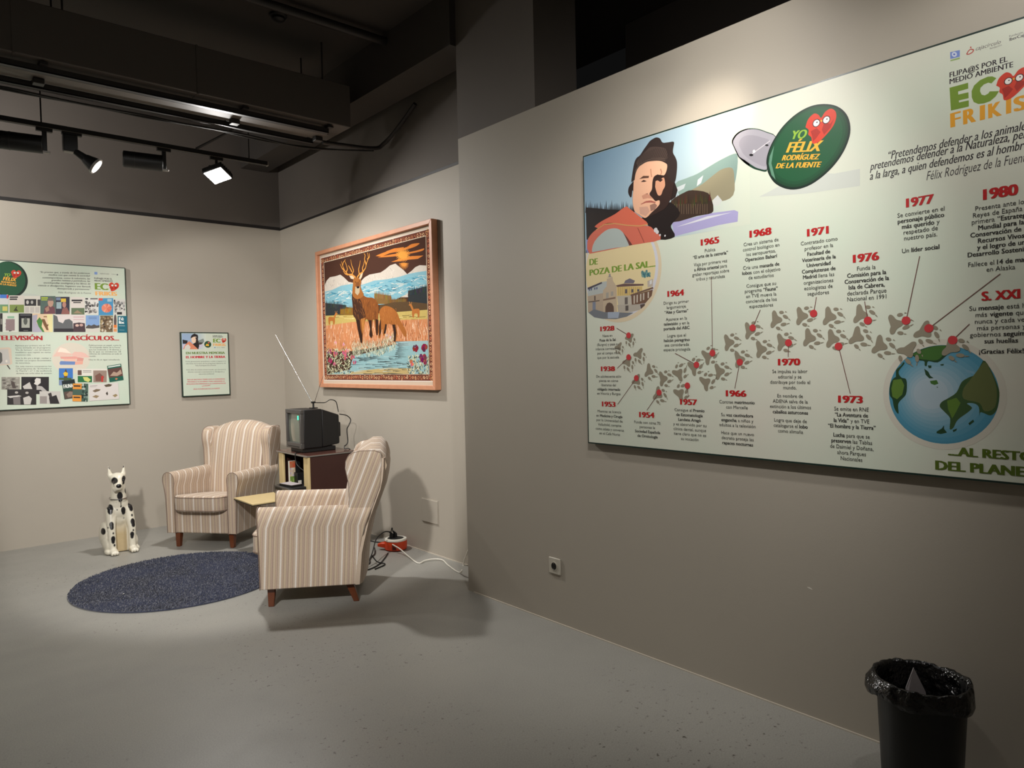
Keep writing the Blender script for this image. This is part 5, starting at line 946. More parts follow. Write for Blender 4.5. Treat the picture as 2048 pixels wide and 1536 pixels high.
for k in range(60):
    x, y = rd.uniform(505, 630), rd.uniform(725, 880); S((x, y), (x+rd.uniform(-8, 8), y+rd.uniform(20, 50)), .005, rd.choice([(170, 106, 50), (96, 56, 30), (150, 90, 42), (60, 38, 26)]), 4.1, .001)
for k in range(26):
    x, y = rd.uniform(430, 500), rd.uniform(690, 850); S((x, y), (x+rd.uniform(4, 18), y+rd.uniform(20, 46)), .006, rd.choice([(150, 94, 50), (44, 30, 24), (112, 70, 40)]), 4.2, .001)
for k in range(40):
    x, y = rd.uniform(650, 790), rd.uniform(790, 920); S((x, y), (x+rd.uniform(-8, 8), y+rd.uniform(16, 36)), .005, rd.choice([(186, 120, 62), (120, 70, 36), (170, 106, 54)]), 3.7, .001)
Y([(430, 560), (450, 545), (480, 550), (495, 575), (490, 615), (500, 650), (515, 690), (470, 720), (430, 700), (424, 640), (430, 600)], (150, 94, 46), 4.4)
Y([(448, 620), (485, 615), (482, 665), (466, 690), (446, 670)], (176, 158, 130), 4.55); Y([(452, 585), (482, 580), (484, 612), (470, 630), (450, 616)], (120, 74, 40), 4.6); Y([(456, 618), (482, 616), (478, 632), (462, 634)], (34, 26, 26), 4.7)
Y([(432, 560), (412, 555), (398, 530), (420, 530), (440, 545)], (206, 180, 150), 4.5); Y([(478, 552), (490, 520), (510, 505), (502, 540), (488, 562)], (206, 180, 150), 4.5)
S((446, 580), (452, 584), .008, DB, 4.7); S((478, 576), (484, 572), .008, DB, 4.7)
AN = (202, 138, 66)
for pts in ([(450, 545), (420, 522), (388, 522), (362, 490), (345, 450), (335, 415)], [(362, 490), (340, 470), (325, 435)], [(372, 505), (385, 480), (376, 445), (362, 410)], [(388, 522), (366, 515), (350, 492)], [(420, 522), (435, 490), (420, 450), (410, 400)], [(420, 500), (405, 470), (392, 448)],
            [(462, 545), (480, 520), (510, 500), (530, 470), (540, 430), (555, 385), (545, 345)], [(536, 440), (522, 400), (528, 365), (518, 350)], [(545, 400), (562, 380), (560, 350)], [(480, 520), (474, 480), (484, 440), (488, 408)], [(510, 500), (505, 470), (516, 440), (522, 412)], [(345, 450), (350, 425), (368, 400)]):
    ws = [.017-.011*i/(len(pts)-1) for i in range(len(pts))]
    for a, b, w0, w1 in zip(pts, pts[1:], ws, ws[1:]): S(a, b, w0, AN, 4.8, w1)
ta.build('woven_picture', 'textile', tp)
# ------------------------------------------------------------------ armchairs
REAR = [(0.0, 0.285), (0.13, 0.292), (0.34, 0.312), (0.54, 0.362), (0.77, 0.452), (0.90, 0.468), (1.0, 0.468), (1.1, 0.46)]
def stripes(o, fn):
    me = o.data; uv = me.uv_layers.new(name='UV')
    for p in me.polygons:
        for li in p.loop_indices:
            c = me.vertices[me.loops[li].vertex_index].co; uv.data[li].uv = (fn(c, p.normal), c.z)
    return o
def side_u(c, n):
    if abs(n.y) > 0.75: return c.x+0.5
    return c.y-0.34*max(0, c.z-0.52)-0.06*c.z+0.5
def front_u(c, n): return c.x+0.5
def make_armchair(loc, rz, label):
    t = thing('wing_armchair', loc, rz, label, 'armchair', 'striped wing armchairs')
    o = MB().box(-0.30, 0.30, -0.305, 0.28, 0.125, 0.338).build('seat_base', 'stripe', t, bevel=0.012); stripes(o, front_u)
    # cushion: rounded, crowned
    mb = MB(); nx, ny = 14, 12; X0, X1, Y0, Y1 = -0.262, 0.262, -0.400, 0.20
    def sup(a): return math.copysign(abs(a)**0.35, a)
    rings = []
    for k in range(9):
        a = -math.pi/2+math.pi*k/8; r = abs(math.cos(a))**0.28; zz = 0.396+0.068*sup(math.sin(a))
        ring = []
        for j in range(40):
            b = 2*math.pi*j/40; x = (X0+X1)/2+(X1-X0)/2*sup(math.cos(b))*(0.90+0.10*r); y = (Y0+Y1)/2+(Y1-Y0)/2*sup(math.sin(b))*(0.90+0.10*r)
            ring.append((x, y, zz-0.12*max(0, y-Y0-0.06)))
        rings.append(ring)
    mb.rings(rings, True, False)
    n0 = len(mb.v)-40; top = len(mb.v); mb.v.append((0, -0.08, 0.445))
    for j in range(40): mb.f.append((n0+j, n0+(j+1) % 40, top))
    o = mb.build('seat_cushion', 'stripe', t, smooth=60); stripes(o, front_u)
    for z in (0.342, 0.452):
        MB().tube([((X0+X1)/2+0.262*sup(math.cos(2*math.pi*j/48)), (Y0+Y1)/2+0.301*sup(math.sin(2*math.pi*j/48)), z-0.12*max(0, 0.30*(1+sup(math.sin(2*math.pi*j/48)))-0.06)) for j in range(48)], 0.0035, 6, True).build('cushion_piping', 'pipe', t)
    prof = [(0.352, 0.128), (0.356, 0.30), (0.362, 0.44), (0.376, 0.53), (0.386, 0.575), (0.384, 0.615), (0.370, 0.642), (0.345, 0.656), (0.318, 0.656), (0.292, 0.643), (0.276, 0.616), (0.272, 0.575), (0.276, 0.52), (0.274, 0.44), (0.272, 0.30), (0.272, 0.128)]
    for s in (-1, 1):
        rings = []
        for k in range(11):
            q = k/10
            rings.append([(s*x, -0.322+(min(lerp_tab(REAR, z)-0.012, 0.40)+0.322)*q, z-0.014*q*(z > 0.5)) for x, z in prof])
        o = MB().rings(rings).build('arm', 'stripe', t, smooth=50, bevel=0.006); stripes(o, side_u)
        pp = [(s*x, -0.326, z) for x, z in curve_pts([(x, z, 0) for x, z in prof], 3) for _ in (0,)] if False else [(s*p[0], -0.325, p[1]) for p in curve_pts([(x, z, 0) for x, z in prof], 3)]
        MB().tube(pp, 0.0032, 6).build('arm_piping', 'pipe', t)
        # wing
        wp = [(0.243, 0.60), (0.249, 0.70), (0.246, 0.80), (0.236, 0.85), (0.229, 0.89), (0.233, 0.935), (0.250, 0.968), (0.280, 0.990), (0.33, 1.0), (0.42, 0.998), (0.455, 0.985), (0.466, 0.94), (0.462, 0.86), (0.452, 0.77), (0.410, 0.66), (0.372, 0.56), (0.33, 0.50), (0.27, 0.52)]
        xi, xo = 0.272, 0.366
        sec = [(0.30, .80), (0.0, 1.0)]
        cy = sum(p[0] for p in wp)/len(wp); cz = sum(p[1] for p in wp)/len(wp)
        rings = []
        for x, k in ((xi, .80), (xi+.008, .92), (xi+.028, 1.0), (xo-.020, 1.0), (xo-.005, .965), (xo, .93)):
            rings.append([(s*(x+0.018*max(0, (z-0.6))*1.0*(1 if x > 0.3 else .4)), cy+(y-cy)*k, cz+(z-cz)*(1-(1-k)*.45)) for y, z in wp])
        o = MB().rings(rings).build('wing', 'stripe', t, smooth=55); stripes(o, side_u)
        MB().tube([(s*(xo-.006+0.018*max(0, z-.6)), cy+(y-cy)*.985, cz+(z-cz)*.995) for y, z in wp[:11]], 0.0025, 6).build('wing_piping', 'pipe', t)
    # inner back: crowned cushion between the wings
    rings = []; n = 16
    for i in range(19):
        q = i/18; rows = []; round_ = max(0, q-0.88)/0.12
        def hw(z): k = min(1, max(0, (z-0.74)/0.16)); return k*k*(3-2*k)
        for side in (0, 1):
            for j in (range(n+1) if side == 0 else range(n, -1, -1)):
                f = -1+2*j/n; c = 1-f*f; top = 0.965+0.088*c; z = 0.36+(top-0.36)*q; x = f*(0.278+0.055*hw(z))
                if side == 0: y = 0.185+0.20*max(0, z-0.40)-0.045*c*math.sin(math.pi*min(1, q*1.02))+0.075*round_**2.2
                else: y = lerp_tab(REAR, z)-0.01+0.036*hw(z)-0.045*round_**2.2
                rows.append((x, y, z))
        rings.append(rows)
    o = MB().rings(rings).build('backrest', 'stripe', t, smooth=60); stripes(o, front_u)
    # outer back panel
    rings = []
    for i in range(13):
        z = 0.128+(0.945-0.128)*i/12; y = lerp_tab(REAR, z); wd = 0.355+0.012*max(0, z-.6); ins = 0.03*max(0, (i-11))
        rows = [(-wd, y-0.02, z), (-wd, y+0.008, z), (-wd*.86, y+0.026-ins*.3, z), (-wd*.4, y+0.036-ins*.3, z), (0, y+0.038-ins*.3, z), (wd*.4, y+0.036-ins*.3, z), (wd*.86, y+0.026-ins*.3, z), (wd, y+0.008, z), (wd, y-0.02, z)]
        rings.append(rows)
    o = MB().rings(rings).build('back_panel', 'stripe', t, smooth=60); stripes(o, front_u)
    for x in (-0.275, 0.275):
        for y, fy in ((-0.265, -0.27), (0.225, 0.272)):
            fx = x*1.01; a, b = 0.026, 0.0175
            MB().rings([[(fx-b, fy-b, 0), (fx+b, fy-b, 0), (fx+b, fy+b, 0), (fx-b, fy+b, 0)], [(x-a, y-a, 0.135), (x+a, y-a, 0.135), (x+a, y+a, 0.135), (x-a, y+a, 0.135)]]).build('leg', 'leg', t, bevel=0.004, smooth=0)
    t.scale = (0.925, 1, 1)
    return t
make_armchair((2.217, 6.547, 0), math.radians(-51.2), 'striped wing armchair facing out beside the spotted dog statue')
make_armchair((2.17, 4.536, 0), math.radians(-123.6), 'striped wing armchair seen from its side, in front of the television cabinet')

# ------------------------------------------------------------------ rug
rg = thing('round_rug', (1.56, 5.53, 0), 0, 'round navy blue shaggy rug on the grey floor', 'rug')
RR = 0.715
MB().lathe([(RR, 0.0), (RR+0.004, 0.006), (RR, 0.010)], 72).build('backing', 'rug', rg)
rd = random.Random(21); mb = MB()
for k in range(40000):
    r = RR*math.sqrt(rd.random())*1.004; a = rd.uniform(0, 6.2832); x, y = r*math.cos(a), r*math.sin(a)
    n = noise.noise((x*4, y*4, 1.7)); a2 = n*1.6+rd.uniform(-1.6, 1.6); l = rd.uniform(.004, .010); h = 0.013+rd.uniform(.003, .007); w_ = .0030
    dx, dy = math.cos(a2), math.sin(a2)
    mb.v += [(x-dy*w_, y+dx*w_, .009), (x+dy*w_, y-dx*w_, .009), (x+dx*l, y+dy*l, h)]; i = len(mb.v); mb.f.append((i-3, i-2, i-1))
me = bpy.data.meshes.new('pile'); me.from_pydata(mb.v, [], mb.f); me.materials.append(M['rug']); o = bpy.data.objects.new('pile', me); col.objects.link(o); o.parent = rg; o['kind'] = 'stuff'
sc = at(247, 1188, 'z', 0.024); tag(MB().ell((sc.x, sc.y, 0.026), (.006, .004, .002), 8, 5).build('paper_scrap', 'white'), 'tiny white paper crumb lying on the navy rug', 'scrap')

# ------------------------------------------------------------------ dog statue
dg = thing('dog_statue', (1.425, 6.80, 0), math.radians(2), 'white dog statue with black spots sitting by the back wall', 'statue')
dg.scale = (0.86, 0.92, 0.965)
mb = MB()
def cap(p, q, r0, r1, n=6):
    p, q = Vector(p), Vector(q)
    for k in range(n+1):
        t_ = k/n; r = r0+(r1-r0)*t_; mb.ell(p.lerp(q, t_), (r, r, r), 16, 10)
for z, y, rx, ry, rz_ in ((0.14, 0.10, .108, .120, .12), (0.22, 0.06, .106, .112, .11), (0.30, 0.015, .104, .100, .10), (0.37, -0.015, .104, .090, .09), (0.42, -0.025, .088, .078, .07)): mb.ell((0, y, z), (rx, ry, rz_), 24, 14)
cap((0, -0.03, .43), (-0.006, -0.045, .61), .076, .062, 14); mb.ell((0, 0.01, .46), (.06, .06, .07))
mb.ell((-0.010, -0.055, .655), (.072, .078, .052), 24, 14)                       # skull
cap((-0.022, -0.11, .630), (-0.036, -0.165, .600), .044, .036, 10); mb.ell((-0.036, -0.165, .585), (.038, .036, .024))  # muzzle, lips
mb.ell((-0.062, -0.15, .578), (.020, .03, .026)); mb.ell((-0.010, -0.15, .578), (.020, .03, .026))
for s in (-1, 1):
    p = Vector((s*.060-.010, -.035, .685)); q = Vector((s*.070-.010, -.030, .768))   # ears
    for k in range(14):
        t_ = k/13; r = .021*(1-t_)**.8+.003; mb.ell(p.lerp(q, t_), (r, r*.55+.002, r+.004), 10, 8)
    cap((s*.076, -0.045, .37), (s*.092, -0.095, .22), .050, .038, 16); cap((s*.092, -0.095, .22), (s*.088, -0.110, .045), .038, .033, 16)   # fore legs
    mb.ell((s*.088, -0.130, .026), (.042, .060, .028))
    for k in (-1, 0, 1): mb.ell((s*.088+k*.024, -0.180, .018), (.015, .02, .018), 10, 8)
    mb.ell((s*.112, 0.06, .15), (.046, .12, .115)); mb.ell((s*.124, -0.03, .085), (.034, .085, .06)); mb.ell((s*.128, -0.085, .024), (.030, .062, .026))   # haunch, hind foot
cap((0.0, .19, .06), (.10, .25, .03), .022, .014, 10)
mb.box(-.085, .085, -0.065, 0.16, 0.004, 0.26)
raw = mb.build('body', 'dogpaint', dg, smooth=0)
m_ = raw.modifiers.new('remesh', 'REMESH'); m_.mode = 'VOXEL'; m_.voxel_size = 0.0048
m2 = raw.modifiers.new('smooth', 'SMOOTH'); m2.factor = 0.6; m2.iterations = 14
bpy.context.view_layer.update()
me = bpy.data.meshes.new_from_object(raw.evaluated_get(bpy.context.evaluated_depsgraph_get())); raw.modifiers.clear(); raw.data = me
me.polygons.foreach_set('use_smooth', [True]*len(me.polygons))
SP = [(-.052, -.12, .640, .026), (.034, -.11, .640, .030), (-.006, -.11, .505, .026), (-.004, -.11, .475, .020), (.058, -.06, .54, .020), (-.088, -.06, .40, .026), (-.092, -.07, .375, .022), (.090, -.07, .40, .024), (.094, -.08, .378, .020), (.020, -.11, .375, .022), (.022, -.11, .355, .018), (.028, -.11, .30, .014), (-.094, -.13, .265, .020), (-.094, -.13, .245, .018), (.096, -.13, .265, .022), (.098, -.13, .240, .018), (-.088, -.14, .14, .020), (-.090, -.14, .12, .016), (.082, -.14, .155, .018), (.080, -.14, .135, .014), (-.150, -.02, .20, .024), (.156, -.01, .23, .022), (.156, .0, .25, .020), (-.04, -.11, .45, .007), (.06, -.10, .45, .007), (.0, -.11, .41, .008), (-.035, -.11, .385, .008), (-.035, -.12, .31, .007), (.045, -.12, .32, .008), (.01, -.12, .26, .006), (-.085, -.14, .19, .008), (.094, -.14, .19, .008), (.095, -.11, .32, .009), (-.08, -.14, .085, .009), (-.12, -.10, .24, .007), (.10, .1, .35, .03), (-.10, .1, .32, .03), (0, .12, .38, .04), (.12, .14, .18, .03), (-.07, -.04, .755, .010), (.05, -.04, .755, .010)]
ca = me.color_attributes.new('Col', 'FLOAT_COLOR', 'POINT'); cols = []
WHT, BLK, TAN = lin((226, 220, 202)), lin((30, 28, 30)), lin((196, 176, 138))
for v in me.vertices:
    c = v.co; k = 0
    for x, y, z, r in SP:
        d = math.sqrt(((c.x-x)/1.0)**2+((c.y-y)/2.2)**2+((c.z-z)/1.35)**2)
        k = max(k, min(1, (r-d)/0.004+.5))
    tn = max(0, min(1, (0.30-c.z)/.14))*max(0, min(1, (.058-abs(c.x))/.012))
    b_ = [WHT[i]*(1-tn)+TAN[i]*tn for i in range(3)]
    if c.z < 0.02 and c.y < -.17: k = max(k, .6*(math.sin(c.x*280) > .5))
    cols += [b_[i]*(1-k)+BLK[i]*k for i in range(3)]+[1]
ca.data.foreach_set('color', cols)
MB().ell((-0.038, -.199, .606), (.024, .015, .018), 14, 10).build('nose', 'nose', dg)
for x in (-.050, .024): MB().ell((x, -.126, .642), (.011, .008, .010), 12, 8).build('eye', 'nose', dg)
MB().tube([(.079*math.cos(a)-.003, .077*math.sin(a)-.036, .482+.006*math.sin(a)+.008*math.cos(a)*.3) for a in [6.2832*k/40 for k in range(40)]], 0.005, 8, True).build('collar', 'chrome', dg)
MB().cyl((-.004, -.114, .474), (-.006, -.122, .425), .0035, seg=8).build('collar_tag', 'chrome', dg)

# ------------------------------------------------------------------ television cabinet and its things
cb = thing('television_cabinet', (2.607, 5.615, 0), 0, 'brown veneer television cabinet with cream corner posts and pull-out shelf', 'cabinet')
CW, CD, CH = 0.46, 0.62, 0.80            # depth along x, width along y
MB().box(0, CW, 0, CD, CH-0.018, CH).build('top', 'topveneer', cb, bevel=0.003)
MB().box(-0.003, 0.001, -0.002, CD+0.002, CH-0.017, CH-0.004).box(0, CW, -0.003, 0.001, CH-0.015, CH-0.005).build('metal_edging', 'grey_metal', cb, smooth=0)
for y0 in (0.010, CD-0.098): MB().box(0.012, 0.034, y0, y0+0.088, 0.03, CH-0.018).build('corner_post', 'cream', cb, bevel=0.003)
MB().box(0.034, CW-0.02, 0.014, 0.030, 0.03, CH-0.018).build('side_panel', 'veneer', cb, smooth=0)
MB().box(0.034, CW-0.02, CD-0.030, CD-0.014, 0.03, CH-0.018).build('side_panel', 'veneer', cb, smooth=0)
MB().box(CW-0.03, CW-0.016, 0.03, CD-0.03, 0.03, CH-0.018).build('back_panel', 'veneer', cb, smooth=0)
MB().box(0.02, CW-0.03, 0.03, CD-0.03, 0.42, 0.438).build('shelf', 'veneer', cb, smooth=0)
MB().box(0.02, CW-0.03, 0.03, CD-0.03, 0.08, 0.098).build('bottom_shelf', 'veneer', cb, smooth=0)
o = MB().box(-0.46, 0.30, 0.034, CD-0.175, 0.440, 0.452).build('pull_out_shelf', 'cream', cb, bevel=0.002)
MB().box(-0.461, 0.28, 0.0335, CD-0.1745, 0.4345, 0.4395).build('shelf_edging', 'hole', o, smooth=0)
for x in (0.04, CW-0.06):
    for y in (0.04, CD-0.06): MB().cyl((x+.01, y+.01, 0), (x+.01, y+.01, 0.03), 0.014, seg=12).build('foot', 'blackp', cb)
RX, RY = 3.135, 5.10                  # cable reel on the floor behind the chair
# television
tv = thing('television', (2.64, 5.79, 0.80), 0, 'black box television with grey screen and glowing green digit', 'television')
TWD, THT = 0.31, 0.375
def tvbox(y0, y1, z0, z1, x): return [(x, y0, z0), (x, y1, z0), (x, y1, z1), (x, y0, z1)]
MB().rings([tvbox(0, TWD, .035, THT, .028), tvbox(0, TWD, .035, THT, .20)]).build('front_shell', 'tvblack', tv, bevel=0.008)
MB().rings([tvbox(0.003, TWD-.003, .037, THT-.003, .203), tvbox(0.035, TWD-.035, .05, THT-.062, .375), tvbox(0.04, TWD-.04, .06, THT-.075, .385)]).build('rear_shell', 'tvblack', tv, bevel=0.006)
MB().rings([tvbox(0.09, TWD-.09, .10, THT-.12, .386), tvbox(0.10, TWD-.10, .11, THT-.14, .43)]).build('tube_cover', 'tvblack', tv, bevel=0.006)
# bezel as four bars round the picture tube
for y0, y1, z0, z1 in ((0, TWD, .035, .085), (0, TWD, .340, THT), (0, .030, .085, .340), (TWD-.030, TWD, .085, .340)):
    MB().box(0, .03, y0, y1, z0, z1).build('bezel', 'tvgrey', tv, bevel=0.004)
rings = []
for i in range(11):
    a = i/10*2-1; rings.append([(.012+.014*(a*a+(j/5-1)**2)*.5, .030+(TWD-.06)*(a+1)/2, .085+.255*j/10) for j in range(11)])
mbs = MB(); mbs.rings(rings, False, False, False); mbs.build('screen', 'screen', tv, smooth=80)
MB().box(0.03, .34, 0.03, TWD-.03, 0, .036).build('plinth', 'tvblack', tv, bevel=0.004)
MB().box(-.003, .002, .04, TWD-.04, .050, .056).build('button_strip', 'blackp', tv, smooth=0)
dgt = MB()
for y0, y1, z0, z1 in ((.060, .078, .318, .322), (.060, .078, .288, .292), (.060, .064, .288, .322), (.074, .078, .288, .322)): dgt.box(.008, .0105, y0, y1, z0, z1)
dgt.build('channel_digit', 'led', tv, smooth=0)
# rabbit-ear aerial
an = thing('indoor_aerial', (2.83, 5.93, 1.175), 0, 'chrome rabbit-ear aerial standing on the television', 'aerial')
MB().box(-.03, .03, -.03, .03, 0, .008).build('base', 'blackp', an, bevel=0.003)
MB().cyl((0, 0, .006), (0, 0, .05), .008, seg=10).build('neck', 'blackp', an); MB().box(-.018, .018, -.012, .012, .046, .062).build('head', 'blackp', an, bevel=0.003)
tip = at(550, 668, 'y', 6.12)-Vector((2.83, 5.93, 1.175)); b0 = Vector((-.012, .004, .058))
for k in range(4):
    MB().cyl(b0+(tip-b0)*(k/4), b0+(tip-b0)*((k+1)/4), .0032-.0006*k, seg=8).build('rod_section', 'chrome', an)
tip2 = at(646, 752, 'y', 5.86)-Vector((2.83, 5.93, 1.175)); b1 = Vector((.012, -.004, .058))
for k in range(3): MB().cyl(b1+(tip2-b1)*(k/3), b1+(tip2-b1)*((k+1)/3), .0030-.0005*k, seg=8).build('rod_section', 'chrome', an)
tag(MB().tube(curve_pts([(2.845, 5.925, 1.225), (2.90, 5.92, 1.222), (2.94, 5.92, 1.222), (2.99, 5.915, 1.245), (3.04, 5.91, 1.225), (3.055, 5.91, 1.17), (3.06, 5.905, 1.13)], 6), .004, 6).build('aerial_lead', 'blackp'), 'thin black lead arching from the aerial to the television back', 'cable')
tag(MB().tube(curve_pts([(3.03, 5.83, 1.115), (3.085, 5.80, 1.10), (3.12, 5.79, 1.06), (3.10, 5.79, 1.01), (3.085, 5.80, .97), (3.09, 5.80, .86), (3.06, 5.80, .825), (3.04, 5.77, .83), (3.03, 5.75, .808), (3.06, 5.72, .806), (3.085, 5.72, .74), (3.10, 5.66, .40), (3.10, 5.55, .05), (3.14, 5.38, .008), (3.15, 5.24, .06), (3.13, 5.15, .17), (RX-.012, RY+.026, .152)], 5), .0045, 6).build('power_cord', 'blackp'), 'black power cord looping down behind the television', 'cable')
tag(MB().tube(curve_pts([(2.66, 5.86, .806), (2.612, 5.83, .805), (2.597, 5.82, .80), (2.60, 5.82, .74), (2.615, 5.80, .69), (2.68, 5.72, .62), (2.80, 5.66, .56), (2.95, 5.66, .50)], 6), .0045, 6).build('signal_cord', 'blackp'), 'black cord hanging from the television into the cabinet', 'cable')
# video recorder on the shelf
vc = thing('video_recorder', (2.462, 5.67, 0.452), 0, 'flat black video recorder on the cream pull-out shelf', 'recorder')
MB().box(.012, .190, 0, .30, .010, .078).build('casing', 'tvblack', vc, bevel=0.004); MB().box(0, .013, 0, .30, .008, .079).build('front_panel', 'tvgrey', vc, bevel=0.003)
MB().box(-.002, .002, .14, .27, .048, .066).build('cassette_flap', 'blackp', vc, smooth=0); MB().box(-.002, .002, .03, .11, .040, .060).build('display', 'nose', vc, smooth=0)
for k in range(4): MB().box(-.004, .001, .05+k*.05, .08+k*.05, .018, .026).build('button', 'tvgrey', vc, smooth=0)
for x in (.03, .17):
    for y in (.03, .27): MB().cyl((x, y, 0), (x, y, .011), .01, seg=10).build('foot', 'blackp', vc)
rc = thing('cassette_case', (2.51, 5.72, 0.5305), math.radians(8), 'pale video cassette lying on the recorder', 'cassette')
MB().box(0, .105, 0, .19, 0, .016).build('shell', 'blackp', rc, bevel=0.002); MB().box(.004, .10, .004, .186, .016, .019).build('paper_sleeve', 'paper', rc, smooth=0)
bk = thing('picture_book', (2.640, 6.04, 0.438), 0, 'upright book with bright flowery cover inside the cabinet', 'book')
MB().box(0, .052, .001, .032, 0, .272).build('pages', 'white', bk, smooth=0); MB().box(.052, .055, 0, .034, 0, .276).build('back_cover', 'blackp', bk, smooth=0)
cov = bpy.data.meshes.new('printed_cover'); vs_, fs_, cs_ = [], [], []; rd = random.Random(4)
for i in range(14):
    z0 = .27*i/14
    for j in range(4):
        x0 = .052*j/4; n_ = len(vs_); vs_ += [(x0, 0, z0), (x0+.013, 0, z0), (x0+.013, 0, z0+.27/14), (x0, 0, z0+.27/14)]; fs_.append((n_, n_+1, n_+2, n_+3))
        c = lin(rd.choice([(206, 214, 150), (150, 176, 96), (120, 150, 70), (196, 196, 130)] if i < 7 else [(222, 196, 186), (196, 176, 190), (214, 190, 160), (228, 216, 200)] if i < 11 else [(206, 96, 66), (196, 120, 84)])); cs_ += [(*c, 1)]*4
cov.from_pydata(vs_, [], fs_); a_ = cov.color_attributes.new('Col', 'FLOAT_COLOR', 'CORNER'); a_.data.foreach_set('color', [x for c in cs_ for x in c]); cov.materials.append(M['print'])
o = bpy.data.objects.new('printed_cover', cov); col.objects.link(o); o.parent = bk
bx = thing('black_box', (2.668, 5.955, 0.438), math.radians(-4), 'black box with a white label standing in the cabinet', 'box')
MB().box(0, .085, 0, .075, 0, .172).build('case', 'tvblack', bx, bevel=0.003); MB().box(.008, .038, -.0012, .001, .035, .105).build('label_sticker', 'white', bx, smooth=0); MB().box(.014, .026, -.002, -.001, .06, .08).build('label_mark', 'blackp', bx, smooth=0)
tag(MB().box(2.702, 2.745, 6.05, 6.13, .438, .70).build('black_folder', 'tvblack', bevel=0.002), 'tall black folder upright between the book and the labelled box', 'folder')

# ------------------------------------------------------------------ cable reel by the wall
rl = thing('cable_reel', (RX, RY, 0), math.radians(-40), 'orange cable reel with white rim and black sockets on the floor', 'cable reel')
rl.scale = (.76, .76, .84)
MB().lathe([(.100, 0), (.122, .012), (.124, .05), (.124, .084), (.118, .094)], 40).build('drum', 'orange', rl)
MB().lathe([(.120, .094), (.124, .100), (.118, .112), (.09, .116), (.088, .108)], 40, cap0=False, cap1=False).build('rim', 'white', rl)
MB().lathe([(.088, .100), (.088, .112), (.07, .118), (.02, .119)], 32).build('socket_plate', 'blackp', rl)
MB().rings([[(-.10, -.05, .02), (-.10, .05, .02), (-.10, .05, .075), (-.10, -.05, .075)], [(-.16, -.036, .03), (-.16, .036, .03), (-.16, .036, .07), (-.16, -.036, .07)], [(-.20, -.022, .035), (-.20, .022, .035), (-.20, .022, .06), (-.20, -.022, .06)]]).build('handle', 'orange', rl, bevel=0.008)
for k in range(4): MB().box(-.022, .022, -.1275, -.122, .02+k*.014, .027+k*.014).build('cable_slot', 'hole', rl, smooth=0)
for k, (x, y) in enumerate(((-.034, .0), (-.008, .024))):
    w = Matrix.Rotation(math.radians(-40), 3, 'Z') @ Vector((x, y, 0))
    p = thing('mains_plug', (RX+w.x, RY+w.y, .101), 0, ['black plug pushed into the reel nearest the armchair', 'black plug pushed into the reel nearest the wall'][k], 'plug', 'plugs in the cable reel')
    MB().cyl((0, 0, 0), (0, 0, .03), .019, .016, 16).build('plug_body', 'blackp', p); MB().cyl((0, 0, .03), (-.02, 0, .05), .010, .007, 10).build('strain_relief', 'blackp', p)
BLC = [[(RX-.046, RY+.022, .152), (3.05, 5.12, .16), (3.00, 5.10, .155), (2.90, 5.02, .135), (2.78, 4.88, .07), (2.66, 4.78, .012), (2.60, 4.74, .006)], [(2.99, 5.20, .02), (2.92, 5.08, .008), (2.82, 4.98, .008), (2.74, 4.86, .006), (2.62, 4.83, .006)], [(3.01, 5.02, .008), (2.92, 4.92, .006), (2.80, 4.80, .006), (2.68, 4.73, .006), (2.55, 4.72, .006)], [(2.78, 4.88, .06), (2.79, 4.82, .02), (2.83, 4.78, .006), (2.80, 4.74, .006), (2.70, 4.70, .006)]]
for k, p in enumerate(BLC): tag(MB().tube(curve_pts(p, 7), .0048, 7).build('black_cable', 'blackp'), ['black cable lifting from the reel plug toward the armchair', 'black cable on the floor closest to the back of the reel', 'black cable trailing on the floor nearest the wall step', 'short black cable end dropping to the floor beside the reel'][k], 'cable', 'black cables by the reel')
wc = [(3.06, 5.02, .065), (3.09, 4.95, .055), (3.10, 4.84, .02), (3.12, 4.70, .008), (3.15, 4.62, .008), (3.21, 4.50, .010), (3.20, 4.32, .008), (3.19, 4.17, .006), (3.19, 4.05, .006), (3.21, 3.97, .03), (3.235, 3.91, .09), (3.245, 3.86, .15)]
wc = [at(785, 1089, 'z', .07)]+[at(x, y, 'z', z) for x, y, z in ((800, 1098, .045), (815, 1111, .015), (836, 1126, .006), (850, 1121, .012), (868, 1118, .014), (885, 1120, .010), (897, 1131, .006), (919, 1145, .005))]+[at(926, 1133, 'x', 3.235), at(929, 1120, 'x', 3.245), at(936, 1101, 'x', 3.25), at(944, 1085, 'x', 3.255)]
tag(MB().tube(curve_pts(wc, 7), .005, 7).build('white_cable', 'white'), 'white cable from the orange reel along the floor to the wall step', 'cable')
tag(MB().tube(curve_pts([at(920, 1146, 'z', .005), at(928, 1151, 'z', .005), at(937, 1155, 'z', .005), at(950, 1161, 'z', .005)], 6), .0045, 7).build('grey_cable', 'grey_metal'), 'short grey cable running on round the wall corner', 'cable')

